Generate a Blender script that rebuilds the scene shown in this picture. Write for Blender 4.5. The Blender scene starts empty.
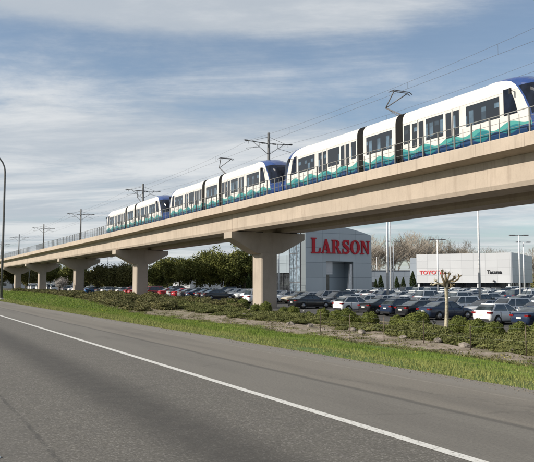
import bpy, math, random
import numpy as np
from mathutils import Vector, Matrix, noise
random.seed(7); np.random.seed(7)
R = math.radians; PI = math.pi
sc = bpy.context.scene; col = sc.collection
lerp = lambda a, b, t: a + (b - a) * t
clamp = lambda v, a, b: max(a, min(b, v))
def interp(v, xs, ys): return float(np.interp(v, xs, ys))

# ------------------------------------------------------------------ mesh helper
class MB:
    def __init__(s): s.v = []; s.f = []; s.m = []; s.sm = []
    def add(s, vs, fs, mi=0, smooth=False):
        o = len(s.v); s.v += [tuple(p) for p in vs]
        for f in fs: s.f.append(tuple(i + o for i in f)); s.m.append(mi); s.sm.append(smooth)
        return s
    def box(s, x0, x1, y0, y1, z0, z1, mi=0, rot=0, c=None):
        vs = [(x, y, z) for z in (z0, z1) for x, y in ((x0, y0), (x1, y0), (x1, y1), (x0, y1))]
        if rot:
            cx, cy = c if c else ((x0+x1)/2, (y0+y1)/2); ca, sa = math.cos(rot), math.sin(rot)
            vs = [(cx+(x-cx)*ca-(y-cy)*sa, cy+(x-cx)*sa+(y-cy)*ca, z) for x, y, z in vs]
        return s.add(vs, [(3,2,1,0),(4,5,6,7),(0,1,5,4),(1,2,6,5),(2,3,7,6),(3,0,4,7)], mi)
    def prism(s, poly, axis, a, b, mi=0):
        """poly: 2D ring; axis the extrusion axis (0 x, 1 y, 2 z)"""
        n = len(poly); vs = []
        for t in (a, b):
            for p, q in poly: vs.append([(t,p,q),(p,t,q),(p,q,t)][axis])
        fs = [tuple(range(n)), tuple(range(2*n-1, n-1, -1))] + [(i,(i+1)%n,(i+1)%n+n,i+n) for i in range(n)]
        return s.add(vs, fs, mi)
    def tube(s, pts, rad, n=8, mi=0, cap=True):
        pts = [Vector(p) for p in pts]
        if not hasattr(rad, '__len__'): rad = [rad]*len(pts)
        vs = []; u = None
        for i, p in enumerate(pts):
            d = (pts[min(i+1,len(pts)-1)] - pts[max(i-1,0)])
            d = d.normalized() if d.length > 1e-9 else Vector((0,0,1))
            if u is None: u = d.orthogonal().normalized()
            u = (u - d*u.dot(d)); u = u.normalized() if u.length > 1e-6 else d.orthogonal().normalized()
            w = d.cross(u)
            for k in range(n):
                a = 2*PI*k/n; vs.append(p + (u*math.cos(a) + w*math.sin(a))*rad[i])
        fs = []
        for i in range(len(pts)-1):
            for k in range(n): fs.append((i*n+k, i*n+(k+1)%n, (i+1)*n+(k+1)%n, (i+1)*n+k))
        if cap: fs += [tuple(range(n-1,-1,-1)), tuple((len(pts)-1)*n+k for k in range(n))]
        return s.add(vs, fs, mi, n > 4)
    def loft(s, rings, mi=0, closed=True, caps=True, smooth=False):
        n = len(rings[0]); vs = [p for r in rings for p in r]; fs = []
        for i in range(len(rings)-1):
            for k in range(n if closed else n-1): fs.append((i*n+k, i*n+(k+1)%n, (i+1)*n+(k+1)%n, (i+1)*n+k))
        if caps: fs += [tuple(range(n-1,-1,-1)), tuple((len(rings)-1)*n+k for k in range(n))]
        return s.add(vs, fs, mi, smooth)
    def mesh(s, name, mats, fix=True):
        me = bpy.data.meshes.new(name); me.from_pydata(s.v, [], s.f)
        for m in (mats if isinstance(mats, (list, tuple)) else [mats]): me.materials.append(m)
        me.polygons.foreach_set('material_index', s.m); me.polygons.foreach_set('use_smooth', s.sm)
        if fix:
            import bmesh
            bm = bmesh.new(); bm.from_mesh(me); bmesh.ops.recalc_face_normals(bm, faces=bm.faces); bm.to_mesh(me); bm.free()
        me.update(); return me
    def build(s, name, mats, parent=None, loc=(0,0,0), rz=0, fix=True):
        return link(name, s.mesh(name, mats, fix), parent, loc, rz)
def link(name, data, parent=None, loc=(0,0,0), rz=0):
    o = bpy.data.objects.new(name, data); col.objects.link(o)
    o.location = loc; o.rotation_euler = (0,0,rz)
    if parent: o.parent = parent
    return o
def tag(o, label=None, cat=None, group=None, kind=None):
    if label: o['label'] = label
    if cat: o['category'] = cat
    if group: o['group'] = group
    if kind: o['kind'] = kind
    return o
def thing(name, label, cat, loc=(0,0,0), rz=0, group=None):
    return tag(link(name, None, None, loc, rz), label, cat, group)
def copy_tree(o, parent=None):
    c = o.copy(); col.objects.link(c); c.parent = parent
    for ch in list(KIDS.get(o.name, [])) or [k for k in o.children]: copy_tree(ch, c)
    return c
KIDS = {}
def np_mesh(name, verts, nper, mat):
    """verts (N*nper,3) -> N polygons with nper corners"""
    n = len(verts)//nper; me = bpy.data.meshes.new(name)
    me.vertices.add(len(verts)); me.vertices.foreach_set('co', verts.astype(np.float32).ravel())
    me.loops.add(len(verts)); me.loops.foreach_set('vertex_index', np.arange(len(verts), dtype=np.int32))
    me.polygons.add(n); me.polygons.foreach_set('loop_start', np.arange(0, len(verts), nper, dtype=np.int32))
    me.polygons.foreach_set('loop_total', np.full(n, nper, dtype=np.int32))
    me.materials.append(mat); me.update(calc_edges=True); return me

# ------------------------------------------------------------------ node helper
class NT:
    def __init__(s, name):
        s.mat = bpy.data.materials.new(name); s.mat.use_nodes = True; s.t = s.mat.node_tree
        s.b = s.t.nodes['Principled BSDF']
        s.b.inputs['Specular IOR Level'].default_value = .3
    def n(s, ty, **kw):
        nd = s.t.nodes.new(ty)
        for k, v in kw.items():
            if k.startswith('_'): setattr(nd, k[1:], v)
        return nd
    def L(s, a, b): s.t.links.new(a, b)
    def setin(s, sock, v):
        if isinstance(v, bpy.types.NodeSocket): s.L(v, sock)
        elif v is not None: sock.default_value = v
    def co(s, kind='Object'): return s.n('ShaderNodeTexCoord').outputs[kind]
    def pos(s): return s.n('ShaderNodeNewGeometry').outputs['Position']
    def xyz(s, v):
        x = s.n('ShaderNodeSeparateXYZ'); s.L(v, x.inputs[0]); return x.outputs
    def comb(s, x, y, z):
        c = s.n('ShaderNodeCombineXYZ')
        for i, v in enumerate((x, y, z)): s.setin(c.inputs[i], v)
        return c.outputs[0]
    def noise(s, vec, scale, detail=4, rough=.55, dist=0):
        nn = s.n('ShaderNodeTexNoise'); s.L(vec, nn.inputs['Vector']) if vec else None
        nn.inputs['Scale'].default_value = scale; nn.inputs['Detail'].default_value = detail
        nn.inputs['Roughness'].default_value = rough; nn.inputs['Distortion'].default_value = dist
        return nn.outputs['Fac']
    def vor(s, vec, scale, out='Distance'):
        nn = s.n('ShaderNodeTexVoronoi'); s.L(vec, nn.inputs['Vector']); nn.inputs['Scale'].default_value = scale
        return nn.outputs[out]
    def m(s, op, a, b=0, c=None, cl=False):
        nn = s.n('ShaderNodeMath', _operation=op, _use_clamp=cl)
        s.setin(nn.inputs[0], a); s.setin(nn.inputs[1], b)
        if c is not None: s.setin(nn.inputs[2], c)
        return nn.outputs[0]
    def rng(s, v, a, b, c=0., d=1., sm=True):
        nn = s.n('ShaderNodeMapRange', _interpolation_type='SMOOTHSTEP' if sm else 'LINEAR')
        s.setin(nn.inputs[0], v)
        for i, q in enumerate((a, b, c, d)): s.setin(nn.inputs[i+1], q)
        return nn.outputs[0]
    def band(s, v, c, w, soft):
        d = s.m('ABSOLUTE', s.m('SUBTRACT', v, c)); return s.rng(d, w, w+soft, 1., 0.)
    def mix(s, f, a, b, op='MIX'):
        nn = s.n('ShaderNodeMix', _data_type='RGBA', _blend_type=op)
        s.setin(nn.inputs[0], f)
        for i, v in ((6, a), (7, b)):
            s.setin(nn.inputs[i], v if isinstance(v, bpy.types.NodeSocket) else tuple(v)[:3]+(1,))
        return nn.outputs[2]
    def bump(s, h, strength=.3, dist=.02):
        b = s.n('ShaderNodeBump'); b.inputs['Strength'].default_value = strength; b.inputs['Distance'].default_value = dist
        s.L(h, b.inputs['Height']); s.L(b.outputs[0], s.b.inputs['Normal'])
    def out(s, color=None, rough=None, metal=None):
        if color is not None: s.setin(s.b.inputs['Base Color'], color if isinstance(color, bpy.types.NodeSocket) else tuple(color)[:3]+(1,))
        if rough is not None: s.setin(s.b.inputs['Roughness'], rough)
        if metal is not None: s.setin(s.b.inputs['Metallic'], metal)
        return s.mat
def simple(name, c, rough=.6, metal=0, var=.12, scale=3, coat=0, spec=.3, bump=0):
    t = NT(name); n = t.noise(t.co(), scale, 5, .6)
    f = t.rng(n, .3, .7, 1-var, 1+var)
    col_ = t.mix(1., c, t.comb(f, f, f), 'MULTIPLY')
    if coat: t.b.inputs['Coat Weight'].default_value = coat; t.b.inputs['Coat Roughness'].default_value = .05
    t.b.inputs['Specular IOR Level'].default_value = spec
    if bump: t.bump(n, bump, .01)
    return t.out(col_, rough, metal)

# ------------------------------------------------------------------ materials
def concrete(name, base, stain):
    t = NT(name); p = t.pos(); X, Y, Z = t.xyz(p)
    big = t.noise(p, .35, 5, .6); st = t.noise(t.comb(t.m('MULTIPLY', X, 1.), t.m('MULTIPLY', Y, 1.6), t.m('MULTIPLY', Z, .25)), 1.2, 5, .65)
    fine = t.noise(p, 9, 6, .65)
    c = t.mix(t.rng(big, .35, .68), base, [v*.86 for v in base])
    c = t.mix(t.m('MULTIPLY', t.rng(st, .5, .75), .55), c, stain)
    c = t.mix(t.m('MULTIPLY', t.rng(fine, .4, .7), .18), c, [v*.6 for v in base])
    if name == 'girder_concrete':
        jn = t.m('LESS_THAN', t.m('FRACT', t.m('DIVIDE', t.m('ADD', Y, 400), 3.65)), .006)
        c = t.mix(t.m('MULTIPLY', jn, .35), c, [v*.45 for v in base])
        ns = t.noise(t.comb(t.m('MULTIPLY', X, .2), t.m('MULTIPLY', Y, 3.2), t.m('MULTIPLY', Z, .12)), 1.3, 4, .7)
        c = t.mix(t.m('MULTIPLY', t.rng(ns, .56, .74), .45), c, [v*.55 for v in base])
    t.bump(fine, .25, .01)
    return t.out(c, .85)
M = {}
M['concrete'] = concrete('girder_concrete', (.45,.375,.305), (.27,.215,.17))
M['pier_concrete'] = concrete('pier_concrete', (.41,.35,.29), (.27,.23,.19))
M['kerb'] = concrete('kerb_concrete', (.42,.39,.35), (.3,.28,.25))
M['galv'] = simple('galvanised_steel', (.20,.20,.19), .55, .4)
M['rust_post'] = simple('rusty_steel', (.11,.085,.065), .85, 0, .3, 8)
M['wire'] = simple('dark_cable', (.09,.09,.10), .6)
M['pole_dark'] = simple('weathered_pole_steel', (.14,.14,.14), .6, .3)
M['pole_white'] = simple('white_painted_pole', (.66,.67,.68), .45)
M['lamp_grey'] = simple('lamp_housing_grey', (.12,.12,.13), .5)
M['black'] = simple('black_rubber', (.012,.012,.013), .75, 0, .2)
M['dark_trim'] = simple('black_plastic_trim', (.02,.02,.022), .5)
M['rim'] = simple('alloy_rim', (.35,.35,.36), .35, .7)
M['steel_rail'] = simple('rail_steel', (.16,.12,.10), .5, .5)
M['train_white'] = simple('train_white_paint', (.76,.74,.69), .22, 0, .04, .6, .4, .4)
M['train_blue'] = simple('train_blue_paint', (.010,.042,.17), .25, 0, .1, .6, .5, .4)
M['train_grey'] = simple('train_underframe_grey', (.05,.05,.055), .7)
M['bellows'] = simple('bellows_rubber', (.012,.011,.011), .85)
def glass(name, c=(.015,.02,.025), rough=.06, spec=.7):
    t = NT(name); n = t.noise(t.co(), 1.7, 2); t.b.inputs['Specular IOR Level'].default_value = spec
    return t.out(t.mix(t.rng(n,.35,.65), c, [v*2.4 for v in c]), rough)
M['car_glass'] = glass('car_window_glass', (.022,.03,.036), .04, 1.)
def train_glass():
    t = NT('train_window_glass'); c = t.co(); X, Y, Z = t.xyz(c)
    cellv = t.comb(t.m('FLOOR', t.m('MULTIPLY', Y, 1.9)), t.m('FLOOR', t.m('MULTIPLY', Z, .9)), .5)
    n = t.noise(cellv, 2.7, 0); g2 = t.noise(c, 1.1, 3)
    fr = t.m('FRACT', t.m('MULTIPLY', Y, 1.9)); inside = t.m('MULTIPLY', t.rng(fr, .12, .2), t.rng(fr, .92, .8))
    zin = t.m('MULTIPLY', t.rng(Z, 1.55, 1.62), t.rng(Z, 2.55, 2.45))
    seat = t.m('MULTIPLY', t.m('MULTIPLY', t.m('MULTIPLY', inside, zin), t.rng(n, .48, .56)), t.rng(g2, .3, .7, .4, .95))
    t.b.inputs['Specular IOR Level'].default_value = .6
    return t.out(t.mix(seat, (.018,.022,.028), (.12,.19,.26)), .08)
M['train_glass'] = train_glass()
M['windshield'] = glass('windshield_glass', (.004,.006,.012), .08, .25)
def train_livery():
    # white body with a painted wave of teal, sea green and blue along the skirt
    t = NT('train_livery_paint'); X, Y, Z = t.xyz(t.co())
    def wave(lam, ph, amp, base):
        a = t.m('SINE', t.m('MULTIPLY_ADD', Y, 2*PI/lam, ph)); b = t.m('SINE', t.m('MULTIPLY_ADD', Y, 2*PI/(lam*2.37), ph*1.7))
        return t.m('ADD', t.m('MULTIPLY', a, amp), t.m('MULTIPLY_ADD', b, amp*.28, base))
    w1, w2, w3 = wave(2.5, .4, .16, 1.06), wave(2.5, 1.15, .15, .83), wave(2.3, 2.9, .17, .60)
    st = lambda w: t.rng(t.m('SUBTRACT', w, Z), -.008, .008)
    n = t.noise(t.co(), .5, 4)
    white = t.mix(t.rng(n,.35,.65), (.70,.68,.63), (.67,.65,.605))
    white = t.mix(t.rng(Z, 2.99, 2.97), white, t.mix(t.rng(n,.35,.65), (.62,.595,.56), (.585,.56,.53)))  # sun on the roof curve painted in: wall below it is darker beige
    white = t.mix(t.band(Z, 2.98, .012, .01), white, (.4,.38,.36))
    pj = t.m('LESS_THAN', t.m('FRACT', t.m('DIVIDE', Y, 1.62)), .012)
    white = t.mix(t.m('MULTIPLY', pj, .35), white, (.3,.29,.28))
    white = t.mix(t.m('MULTIPLY', t.rng(t.noise(t.comb(X, t.m('MULTIPLY', Y, 3), t.m('MULTIPLY', Z, .5)), 2., 5), .5, .75), .3), white, (.45,.42,.38))
    c = t.mix(st(w1), white, (.06,.27,.25)); c = t.mix(st(w2), c, (.016,.145,.175)); c = t.mix(st(w3), c, (.014,.045,.12))
    t.b.inputs['Coat Weight'].default_value = .3; t.b.inputs['Coat Roughness'].default_value = .1
    return t.out(c, .3)
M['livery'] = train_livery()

def road_mat():
    t = NT('highway_asphalt'); p = t.pos(); X, Y, Z = t.xyz(p)
    wob = t.noise(t.comb(0, t.m('MULTIPLY', Y, .12), 0), 1., 2)
    Xw = t.m('ADD', X, t.m('MULTIPLY_ADD', wob, .3, -.15))
    sp = t.vor(p, 55, 'Color'); spx = t.xyz(sp)[0]
    fine = t.noise(p, 26, 6, .75); mid = t.noise(p, 3.2, 5, .65); big = t.noise(t.comb(X, t.m('MULTIPLY', Y, .12), 0), .9, 4, .6)
    lane = t.mix(t.rng(fine, .32, .68), (.078,.072,.063), (.142,.133,.118))
    lane = t.mix(t.m('MULTIPLY', t.rng(spx, .82, .94), .38), lane, (.30,.28,.26))
    lane = t.mix(t.m('MULTIPLY', t.rng(mid, .42, .66), .20), lane, (.06,.057,.055))
    lane = t.mix(t.m('MULTIPLY', t.band(Xw, 3.05, .10, .75), t.rng(mid, .3, .7, .62, .74)), lane, (.045,.042,.039))
    lane = t.mix(t.m('MULTIPLY', t.band(t.m('ADD', Xw, t.m('MULTIPLY', mid, .12)), 1.52, .01, .03), t.rng(mid, .4, .6, .05, .45)), lane, (.03,.03,.03))
    lane = t.mix(t.m('MULTIPLY', t.rng(X, 1.5, 1.3), .25), lane, (.115,.108,.10))
    sh = t.mix(t.rng(fine, .3, .7), (.120,.112,.100), (.170,.159,.141))
    sh2 = t.mix(t.rng(fine, .3, .7), (.136,.124,.107), (.190,.173,.149))
    sh = t.mix(t.rng(Xw, 6.62, 6.8), sh, sh2)
    sh = t.mix(t.m('MULTIPLY', t.rng(big, .48, .62), .3), sh, (.095,.088,.08))
    sh = t.mix(t.m('MULTIPLY', t.band(Xw, 6.67, .02, .09), .5), sh, (.05,.047,.044))
    sh = t.mix(t.m('MULTIPLY', t.band(Xw, 7.3, .05, .2), .14), sh, (.05,.047,.044))
    sh = t.mix(t.m('MULTIPLY', t.band(Xw, 8.25, .02, .04), t.rng(mid,.4,.6,.08,.32)), sh, (.28,.26,.23))
    sh = t.mix(t.m('MULTIPLY', t.rng(Xw, 8.25, 8.6), .5), sh, (.19,.18,.165))
    c = t.mix(t.rng(X, 5.05, 5.12), lane, sh)
    vc = t.n('ShaderNodeTexVoronoi', _feature='DISTANCE_TO_EDGE'); vc.inputs['Scale'].default_value = .33
    t.L(t.comb(t.m('MULTIPLY_ADD', mid, .9, X), t.m('MULTIPLY', Y, .7), 0), vc.inputs['Vector'])
    c = t.mix(t.m('MULTIPLY', t.m('MULTIPLY', t.rng(vc.outputs['Distance'], .004, .012, 1., 0.), t.rng(big, .45, .6)), .2), c, (.04,.037,.034))
    gr = t.noise(p, 5, 6, .8)
    c = t.mix(t.m('MULTIPLY', t.m('MULTIPLY', t.rng(gr, .5, .62), t.rng(X, 8.3, 9.1)), .6), c, (.20,.17,.13))
    t.bump(fine, .55, .012)
    t.b.inputs['Specular IOR Level'].default_value = .25
    return t.out(c, .82)
M['road'] = road_mat()
def line_mat():
    t = NT('road_line_paint'); p = t.pos(); n = t.noise(p, 22, 6, .75)
    return t.out(t.mix(t.rng(n, .50, .66), (.56,.55,.52), (.20,.185,.165)), .6)
M['line'] = line_mat()
def ground_mat():
    t = NT('ground_soil_and_turf'); p = t.pos(); X, Y, Z = t.xyz(p)
    n1 = t.noise(p, .7, 5, .65); n2 = t.noise(p, 6, 6, .7); n3 = t.noise(p, .16, 3)
    edge = t.m('ADD', t.rng(Y, 60, 100, 18.2, 24., False), t.rng(Y, 100, 175, 0., 5.5, False))
    edge = t.m('ADD', edge, t.m('MULTIPLY_ADD', n1, 1.6, -.8))
    grass = t.mix(t.rng(n2, .3, .7), (.045,.085,.016), (.085,.14,.03))
    grass = t.mix(t.m('MULTIPLY', t.rng(n1, .5, .7), .5), grass, (.14,.13,.055))
    dirt = t.mix(t.rng(n2, .3, .7), (.16,.12,.085), (.30,.24,.18))
    bed = t.mix(t.rng(n1, .35, .65), (.20,.165,.13), (.33,.28,.235))
    bed = t.mix(t.m('MULTIPLY', t.rng(n2, .42, .62), .6), bed, (.11,.085,.06))
    bed = t.mix(t.rng(Y, 40, 75, 0, .75), bed, (.11,.10,.05))
    bed = t.mix(t.m('MULTIPLY', t.rng(t.noise(p, .9, 6, .75), .5, .58), .65), bed, (.10,.10,.042))
    c = t.mix(t.rng(X, 9.25, 9.55), dirt, grass)
    c = t.mix(t.rng(t.m('SUBTRACT', X, edge), -.25, .25), c, bed)
    far = t.mix(n3, (.05,.07,.025), (.09,.10,.045))
    c = t.mix(t.rng(X, 120, 140), c, far)
    c = t.mix(t.rng(X, -24, -26), c, grass)
    t.bump(n2, .5, .05)
    return t.out(c, .95)
M['ground'] = ground_mat()
def lot_mat():
    t = NT('parking_lot_asphalt'); p = t.pos(); n = t.noise(p, 14, 5, .7); b = t.noise(p, .5, 4)
    c = t.mix(t.rng(n,.3,.7), (.055,.054,.053), (.09,.088,.085)); c = t.mix(t.m('MULTIPLY', t.rng(b,.45,.65), .4), c, (.12,.115,.11))
    return t.out(c, .9)
M['lot'] = lot_mat()
def foliage(name, dark, light, tint, sc_=1.2, trans=.25):
    t = NT(name); p = t.pos(); n = t.noise(p, sc_, 3, .6); f = t.noise(p, sc_*14, 2)
    c = t.mix(t.rng(n,.35,.65), dark, light); c = t.mix(t.m('MULTIPLY', t.rng(f,.5,.7), .6), c, tint)
    t.b.inputs['Specular IOR Level'].default_value = .2
    return t.out(c, .75)
M['evergreen'] = foliage('evergreen_leaves', (.07,.085,.022), (.15,.16,.038), (.22,.19,.055), .45)
M['evergreen2'] = foliage('dull_evergreen_leaves', (.08,.085,.03), (.155,.15,.05), (.22,.17,.07), .5)
M['box_shrub'] = foliage('clipped_shrub_leaves', (.085,.11,.026), (.135,.155,.036), (.20,.20,.065), 2)
M['juniper'] = foliage('spreading_juniper_needles', (.085,.10,.030), (.13,.14,.045), (.20,.16,.08), 1.6)
M['scrub'] = foliage('scruffy_shrub_leaves', (.085,.09,.034), (.15,.145,.055), (.24,.18,.11), .7)
M['conifer'] = foliage('columnar_conifer_needles', (.025,.045,.016), (.05,.07,.022), (.08,.09,.03), 2)
M['blossom'] = foliage('pale_blossom', (.34,.31,.30), (.50,.47,.46), (.24,.20,.16), 3)
M['bark'] = simple('brown_bark', (.085,.065,.05), .9, 0, .3, 6, bump=.4)
M['pale_bark'] = simple('pale_cream_bark', (.38,.34,.25), .85, 0, .4, 9, bump=.5)
M['twig'] = simple('bare_twigs', (.30,.26,.215), .9, 0, .25, .3)
def grass_mat():
    t = NT('grass_blades'); p = t.pos(); X, Y, Z = t.xyz(p)
    n = t.noise(p, .55, 4, .65); f = t.noise(p, 30, 2); s_ = t.noise(t.comb(X, t.m('MULTIPLY', Y, .3), 0), 1.1, 3, .6)
    c = t.mix(t.rng(n,.35,.65), (.105,.160,.026), (.175,.235,.042)); c = t.mix(t.m('MULTIPLY', t.rng(f,.45,.7), .5), c, (.22,.28,.07))
    nr = t.rng(t.m('ADD', X, t.m('MULTIPLY_ADD', s_, 5., -2.5)), 12.6, 10.4)
    dry = t.m('MAXIMUM', t.m('MULTIPLY', nr, .55), t.m('MULTIPLY', t.rng(s_, .52, .68), .6))
    c = t.mix(dry, c, t.mix(f, (.26,.25,.085), (.36,.31,.15)))
    t.b.inputs['Specular IOR Level'].default_value = .15
    return t.out(c, .8)
M['grass'] = grass_mat()
M['flower'] = simple('yellow_flower', (.75,.60,.04), .7)
def panel(name, c, seam, px, pz, ax='X', z0=0., metal=.35, rough=.4, off=0.):
    t = NT(name); X, Y, Z = t.xyz(t.co()); U = X if ax == 'X' else Y
    def seamf(v, per, w, o=0.):
        fr = t.m('FRACT', t.m('DIVIDE', t.m('ADD', v, 100*per - o), per)); return t.m('LESS_THAN', fr, w/per)
    s_ = t.m('MAXIMUM', seamf(U, px, .05, off), seamf(Z, pz, .06, z0))
    cell = t.noise(t.comb(t.m('FLOOR', t.m('DIVIDE', t.m('SUBTRACT', U, off), px)), t.m('FLOOR', t.m('DIVIDE', t.m('SUBTRACT', Z, z0), pz)), .5), 3.1, 0)
    n = t.noise(t.co(), .3, 4)
    base = t.mix(t.rng(cell, .3, .7), c, [v*.9 for v in c]); base = t.mix(t.m('MULTIPLY', t.rng(n,.4,.6), .3), base, [v*.88 for v in c])
    t.bump(t.m('SUBTRACT', 1., s_), .6, .02)
    return t.out(t.mix(s_, base, seam), rough, metal)
M['silver_panel'] = panel('silver_blue_metal_panels', (.40,.44,.475), (.22,.25,.27), 3.16, 2.35, 'X', .35, .25)
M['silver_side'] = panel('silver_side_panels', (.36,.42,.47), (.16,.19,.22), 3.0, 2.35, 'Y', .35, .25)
M['white_panel'] = panel('white_composite_panels', (.58,.59,.61), (.38,.39,.41), 2.57, 1.65, 'X', .25, .0, .35)
M['white_side_shade'] = panel('shaded_white_end_panels', (.42,.45,.50), (.28,.30,.33), 2.57, 1.65, 'Y', .25, .0, .35)  # same white cladding, end wall's shade painted in as a greyer blue tone
M['grey_panel'] = panel('grey_block_panels', (.32,.36,.41), (.17,.19,.22), 3.4, 3.1, 'X', .2, .1)
M['shop_glass'] = glass('showroom_glass', (.02,.022,.025), .08, .8)
M['sky_glass'] = glass('reflective_corner_glass', (.10,.13,.16), .1, .9)
M['sign_red'] = simple('red_sign_letters', (.42,.010,.022), .4, 0, .06)
M['sign_red2'] = simple('bright_red_sign_letters', (.70,.06,.06), .4, 0, .05)
M['sign_black'] = simple('black_sign_letters', (.015,.015,.018), .4)
M['plate'] = simple('licence_plate', (.6,.6,.58), .5)
M['headlight'] = simple('headlight_lens', (.55,.57,.6), .15, 0, .1, 8)
M['taillight'] = simple('taillight_lens', (.20,.010,.012), .2, 0, .1, 8)
PAINT = {'white': (.80,.81,.82), 'silver': (.48,.49,.50), 'grey': (.12,.125,.13), 'black': (.010,.011,.013), 'navy': (.010,.022,.055),
         'red': (.34,.012,.018), 'blue': (.02,.12,.30), 'beige': (.42,.37,.28), 'dark green': (.02,.05,.035)}
MP = {k: simple(k.replace(' ', '_')+'_car_paint', v, .28, .25 if k in ('silver','grey') else 0, .04, .8, .7, .5) for k, v in PAINT.items()}

# ------------------------------------------------------------------ camera and light
F = 701.; ALPHA = math.atan(369/701); PITCH = math.atan(53/701.)
cam = bpy.data.cameras.new('camera'); cam.lens = 36*F/534; cam.sensor_width = 36; cam.clip_end = 9000; cam.clip_start = .1
co = bpy.data.objects.new('camera', cam); col.objects.link(co); co.location = (0,0,1.7)
co.rotation_euler = (R(90)+PITCH, 0, -ALPHA); sc.camera = co
CA, SA = math.cos(ALPHA), math.sin(ALPHA)
def at(px, Z, py=None):
    """world x, y of the point seen in photo column px at depth Z"""
    X = (px-267)/F*Z; return X*CA + Z*SA, -X*SA + Z*CA
def sx(D, s): return 267 + F*(D*CA - s*SA)/(D*SA + s*CA)
EL = R(30); AZ = math.atan2(-.97, .22)
sun = bpy.data.lights.new('sun', 'SUN'); sun.energy = 4.6; sun.angle = R(.5); sun.color = (1., .93, .82)
so = bpy.data.objects.new('sun', sun); col.objects.link(so)
sd = Vector((math.sin(AZ)*math.cos(EL), math.cos(AZ)*math.cos(EL), math.sin(EL)))
so.rotation_euler = sd.to_track_quat('Z', 'Y').to_euler(); so.location = (-40, 0, 60)
w = bpy.data.worlds.new('World'); sc.world = w; w.use_nodes = True; nt = w.node_tree; nt.nodes.clear()
class WT(NT):
    def __init__(s, t): s.t = t
t = WT(nt)
sky = t.n('ShaderNodeTexSky', _sky_type='NISHITA', _sun_disc=False, _sun_elevation=EL, _sun_rotation=AZ % (2*PI))
sky.air_density = 1.0; sky.dust_density = .8; sky.ozone_density = 1.5
X, Y, Z = t.xyz(t.n('ShaderNodeTexCoord').outputs['Generated'])
zz = t.m('ADD', t.m('MAXIMUM', Z, 0), .06)
# rotate so u runs across the view and v away from it
U = t.m('DIVIDE', t.m('SUBTRACT', t.m('MULTIPLY', X, CA), t.m('MULTIPLY', Y, SA)), zz)
V = t.m('DIVIDE', t.m('ADD', t.m('MULTIPLY', X, SA), t.m('MULTIPLY', Y, CA)), zz)
q = t.comb(t.m('MULTIPLY_ADD', V, .12, U), V, 0)
n1 = t.noise(q, .55, 7, .62, .6); n2 = t.noise(t.comb(t.m('MULTIPLY', U, .45), t.m('MULTIPLY_ADD', U, .10, V), 3.), 1.1, 8, .66, .4)
n3 = t.noise(t.comb(U, V, 9.), 5.5, 6, .7)
dens = t.m('ADD', t.m('MULTIPLY', n1, .48), t.m('ADD', t.m('MULTIPLY', n2, .40), t.m('MULTIPLY', n3, .12)))
# more veil low down (elevation sine .05-.25), clear belt at .25-.33, cloud bank above
bias = t.m('ADD', t.rng(Z, .30, .18, .04, .23), t.m('MULTIPLY', t.rng(Z, .325, .365, 0., .26), t.rng(U, .85, .2)))
bias = t.m('ADD', bias, t.m('MULTIPLY', t.rng(U, -.1, 1.4), -.10))
cover = t.rng(t.m('ADD', dens, bias), .47, .74)
cover = t.m('MULTIPLY_ADD', cover, .74, .18)
cc = t.mix(t.rng(n2, .4, .65), (4.1,4.5,4.95), (6.1,6.25,6.35))
skyc = t.mix(1., sky.outputs[0], (.88,.955,.985), 'MULTIPLY')
skyc = t.mix(.0, skyc, skyc)
c = t.mix(cover, skyc, cc)
bg = t.n('ShaderNodeBackground'); bg.inputs['Strength'].default_value = .1; t.L(c, bg.inputs['Color'])
ow = t.n('ShaderNodeOutputWorld'); t.L(bg.outputs[0], ow.inputs[0])
sc.view_settings.view_transform = 'Standard'; sc.view_settings.look = 'None'; sc.view_settings.gamma = 1
sc.view_settings.use_curve_mapping = False; sc.view_settings.exposure = 0.32

# ------------------------------------------------------------------ terrain
def lot_z(y): return interp(y, [30, 65, 90, 110], [-1.3, -.9, -.48, -.38])
def bed_z(y): return interp(y, [20, 35, 60, 90], [-.85, -.78, -.58, -.36])
def grass_edge(y): return interp(y, [60, 100, 175], [18.2, 24., 29.5])
def ground_z(x, y):
    if x <= 9.1: return -.05
    g = grass_edge(y); b = bed_z(y); v = interp(y, [60, 170], [-.80, -.25])
    v = min(v, b - .03)
    z = interp(x, [9.1, 10.5, g-1, g, g+3.2, 29.6, 30.6, 31], [-.05, -.12, v+.03, v, b, b-.05, lot_z(y)-.05, lot_z(y)-.05])
    if 10 < x < 30.2:
        k = min(1, (x-10)/3, (30.2-x)/1.5)
        z += k*(noise.noise((x*.35, y*.35, 0))*.10 + (noise.noise((x*1.3, y*1.3, 5))*.09 if x > g else 0))
    return z
xs = [-3500,-900,-200,-60,-30,-10,9.0,9.15] + list(np.arange(9.5, 31.4, .4)) + [40,60,90,125,200,500,1200,3500]
ys = [-300,-100] + list(np.arange(-40, 260, .8)) + [280,320,400,600,1200,2500,5000]
g = MB(); nx = len(xs)
g.add([(x, y, ground_z(x, y)) for y in ys for x in xs],
      [(j*nx+i, j*nx+i+1, (j+1)*nx+i+1, (j+1)*nx+i) for j in range(len(ys)-1) for i in range(nx-1)], 0, True)
tag(g.build('ground', M['ground'], fix=False), kind='structure')
def sheet(x0, x1, ys_, zf):
    m = MB(); vs = [(x, y, zf(y)) for y in ys_ for x in (x0, x1)]
    return m.add(vs, [(2*j, 2*j+1, 2*j+3, 2*j+2) for j in range(len(ys_)-1)])
tag(sheet(-24, 9.12, [-80, 0, 60, 400, 3000], lambda y: 0.).build('road', M['road'], fix=False), kind='structure')
tag(sheet(4.93, 5.07, [-80, 0, 60, 400, 3000], lambda y: .004).build('road_edge_line', M['line'], fix=False), kind='structure')
ly = [-40, 3, 30, 65, 90, 110, 240]
tag(sheet(30.6, 124, ly, lambda y: lot_z(y)).build('parking_lot', M['lot'], fix=False), kind='structure')
kb = MB()
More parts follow.
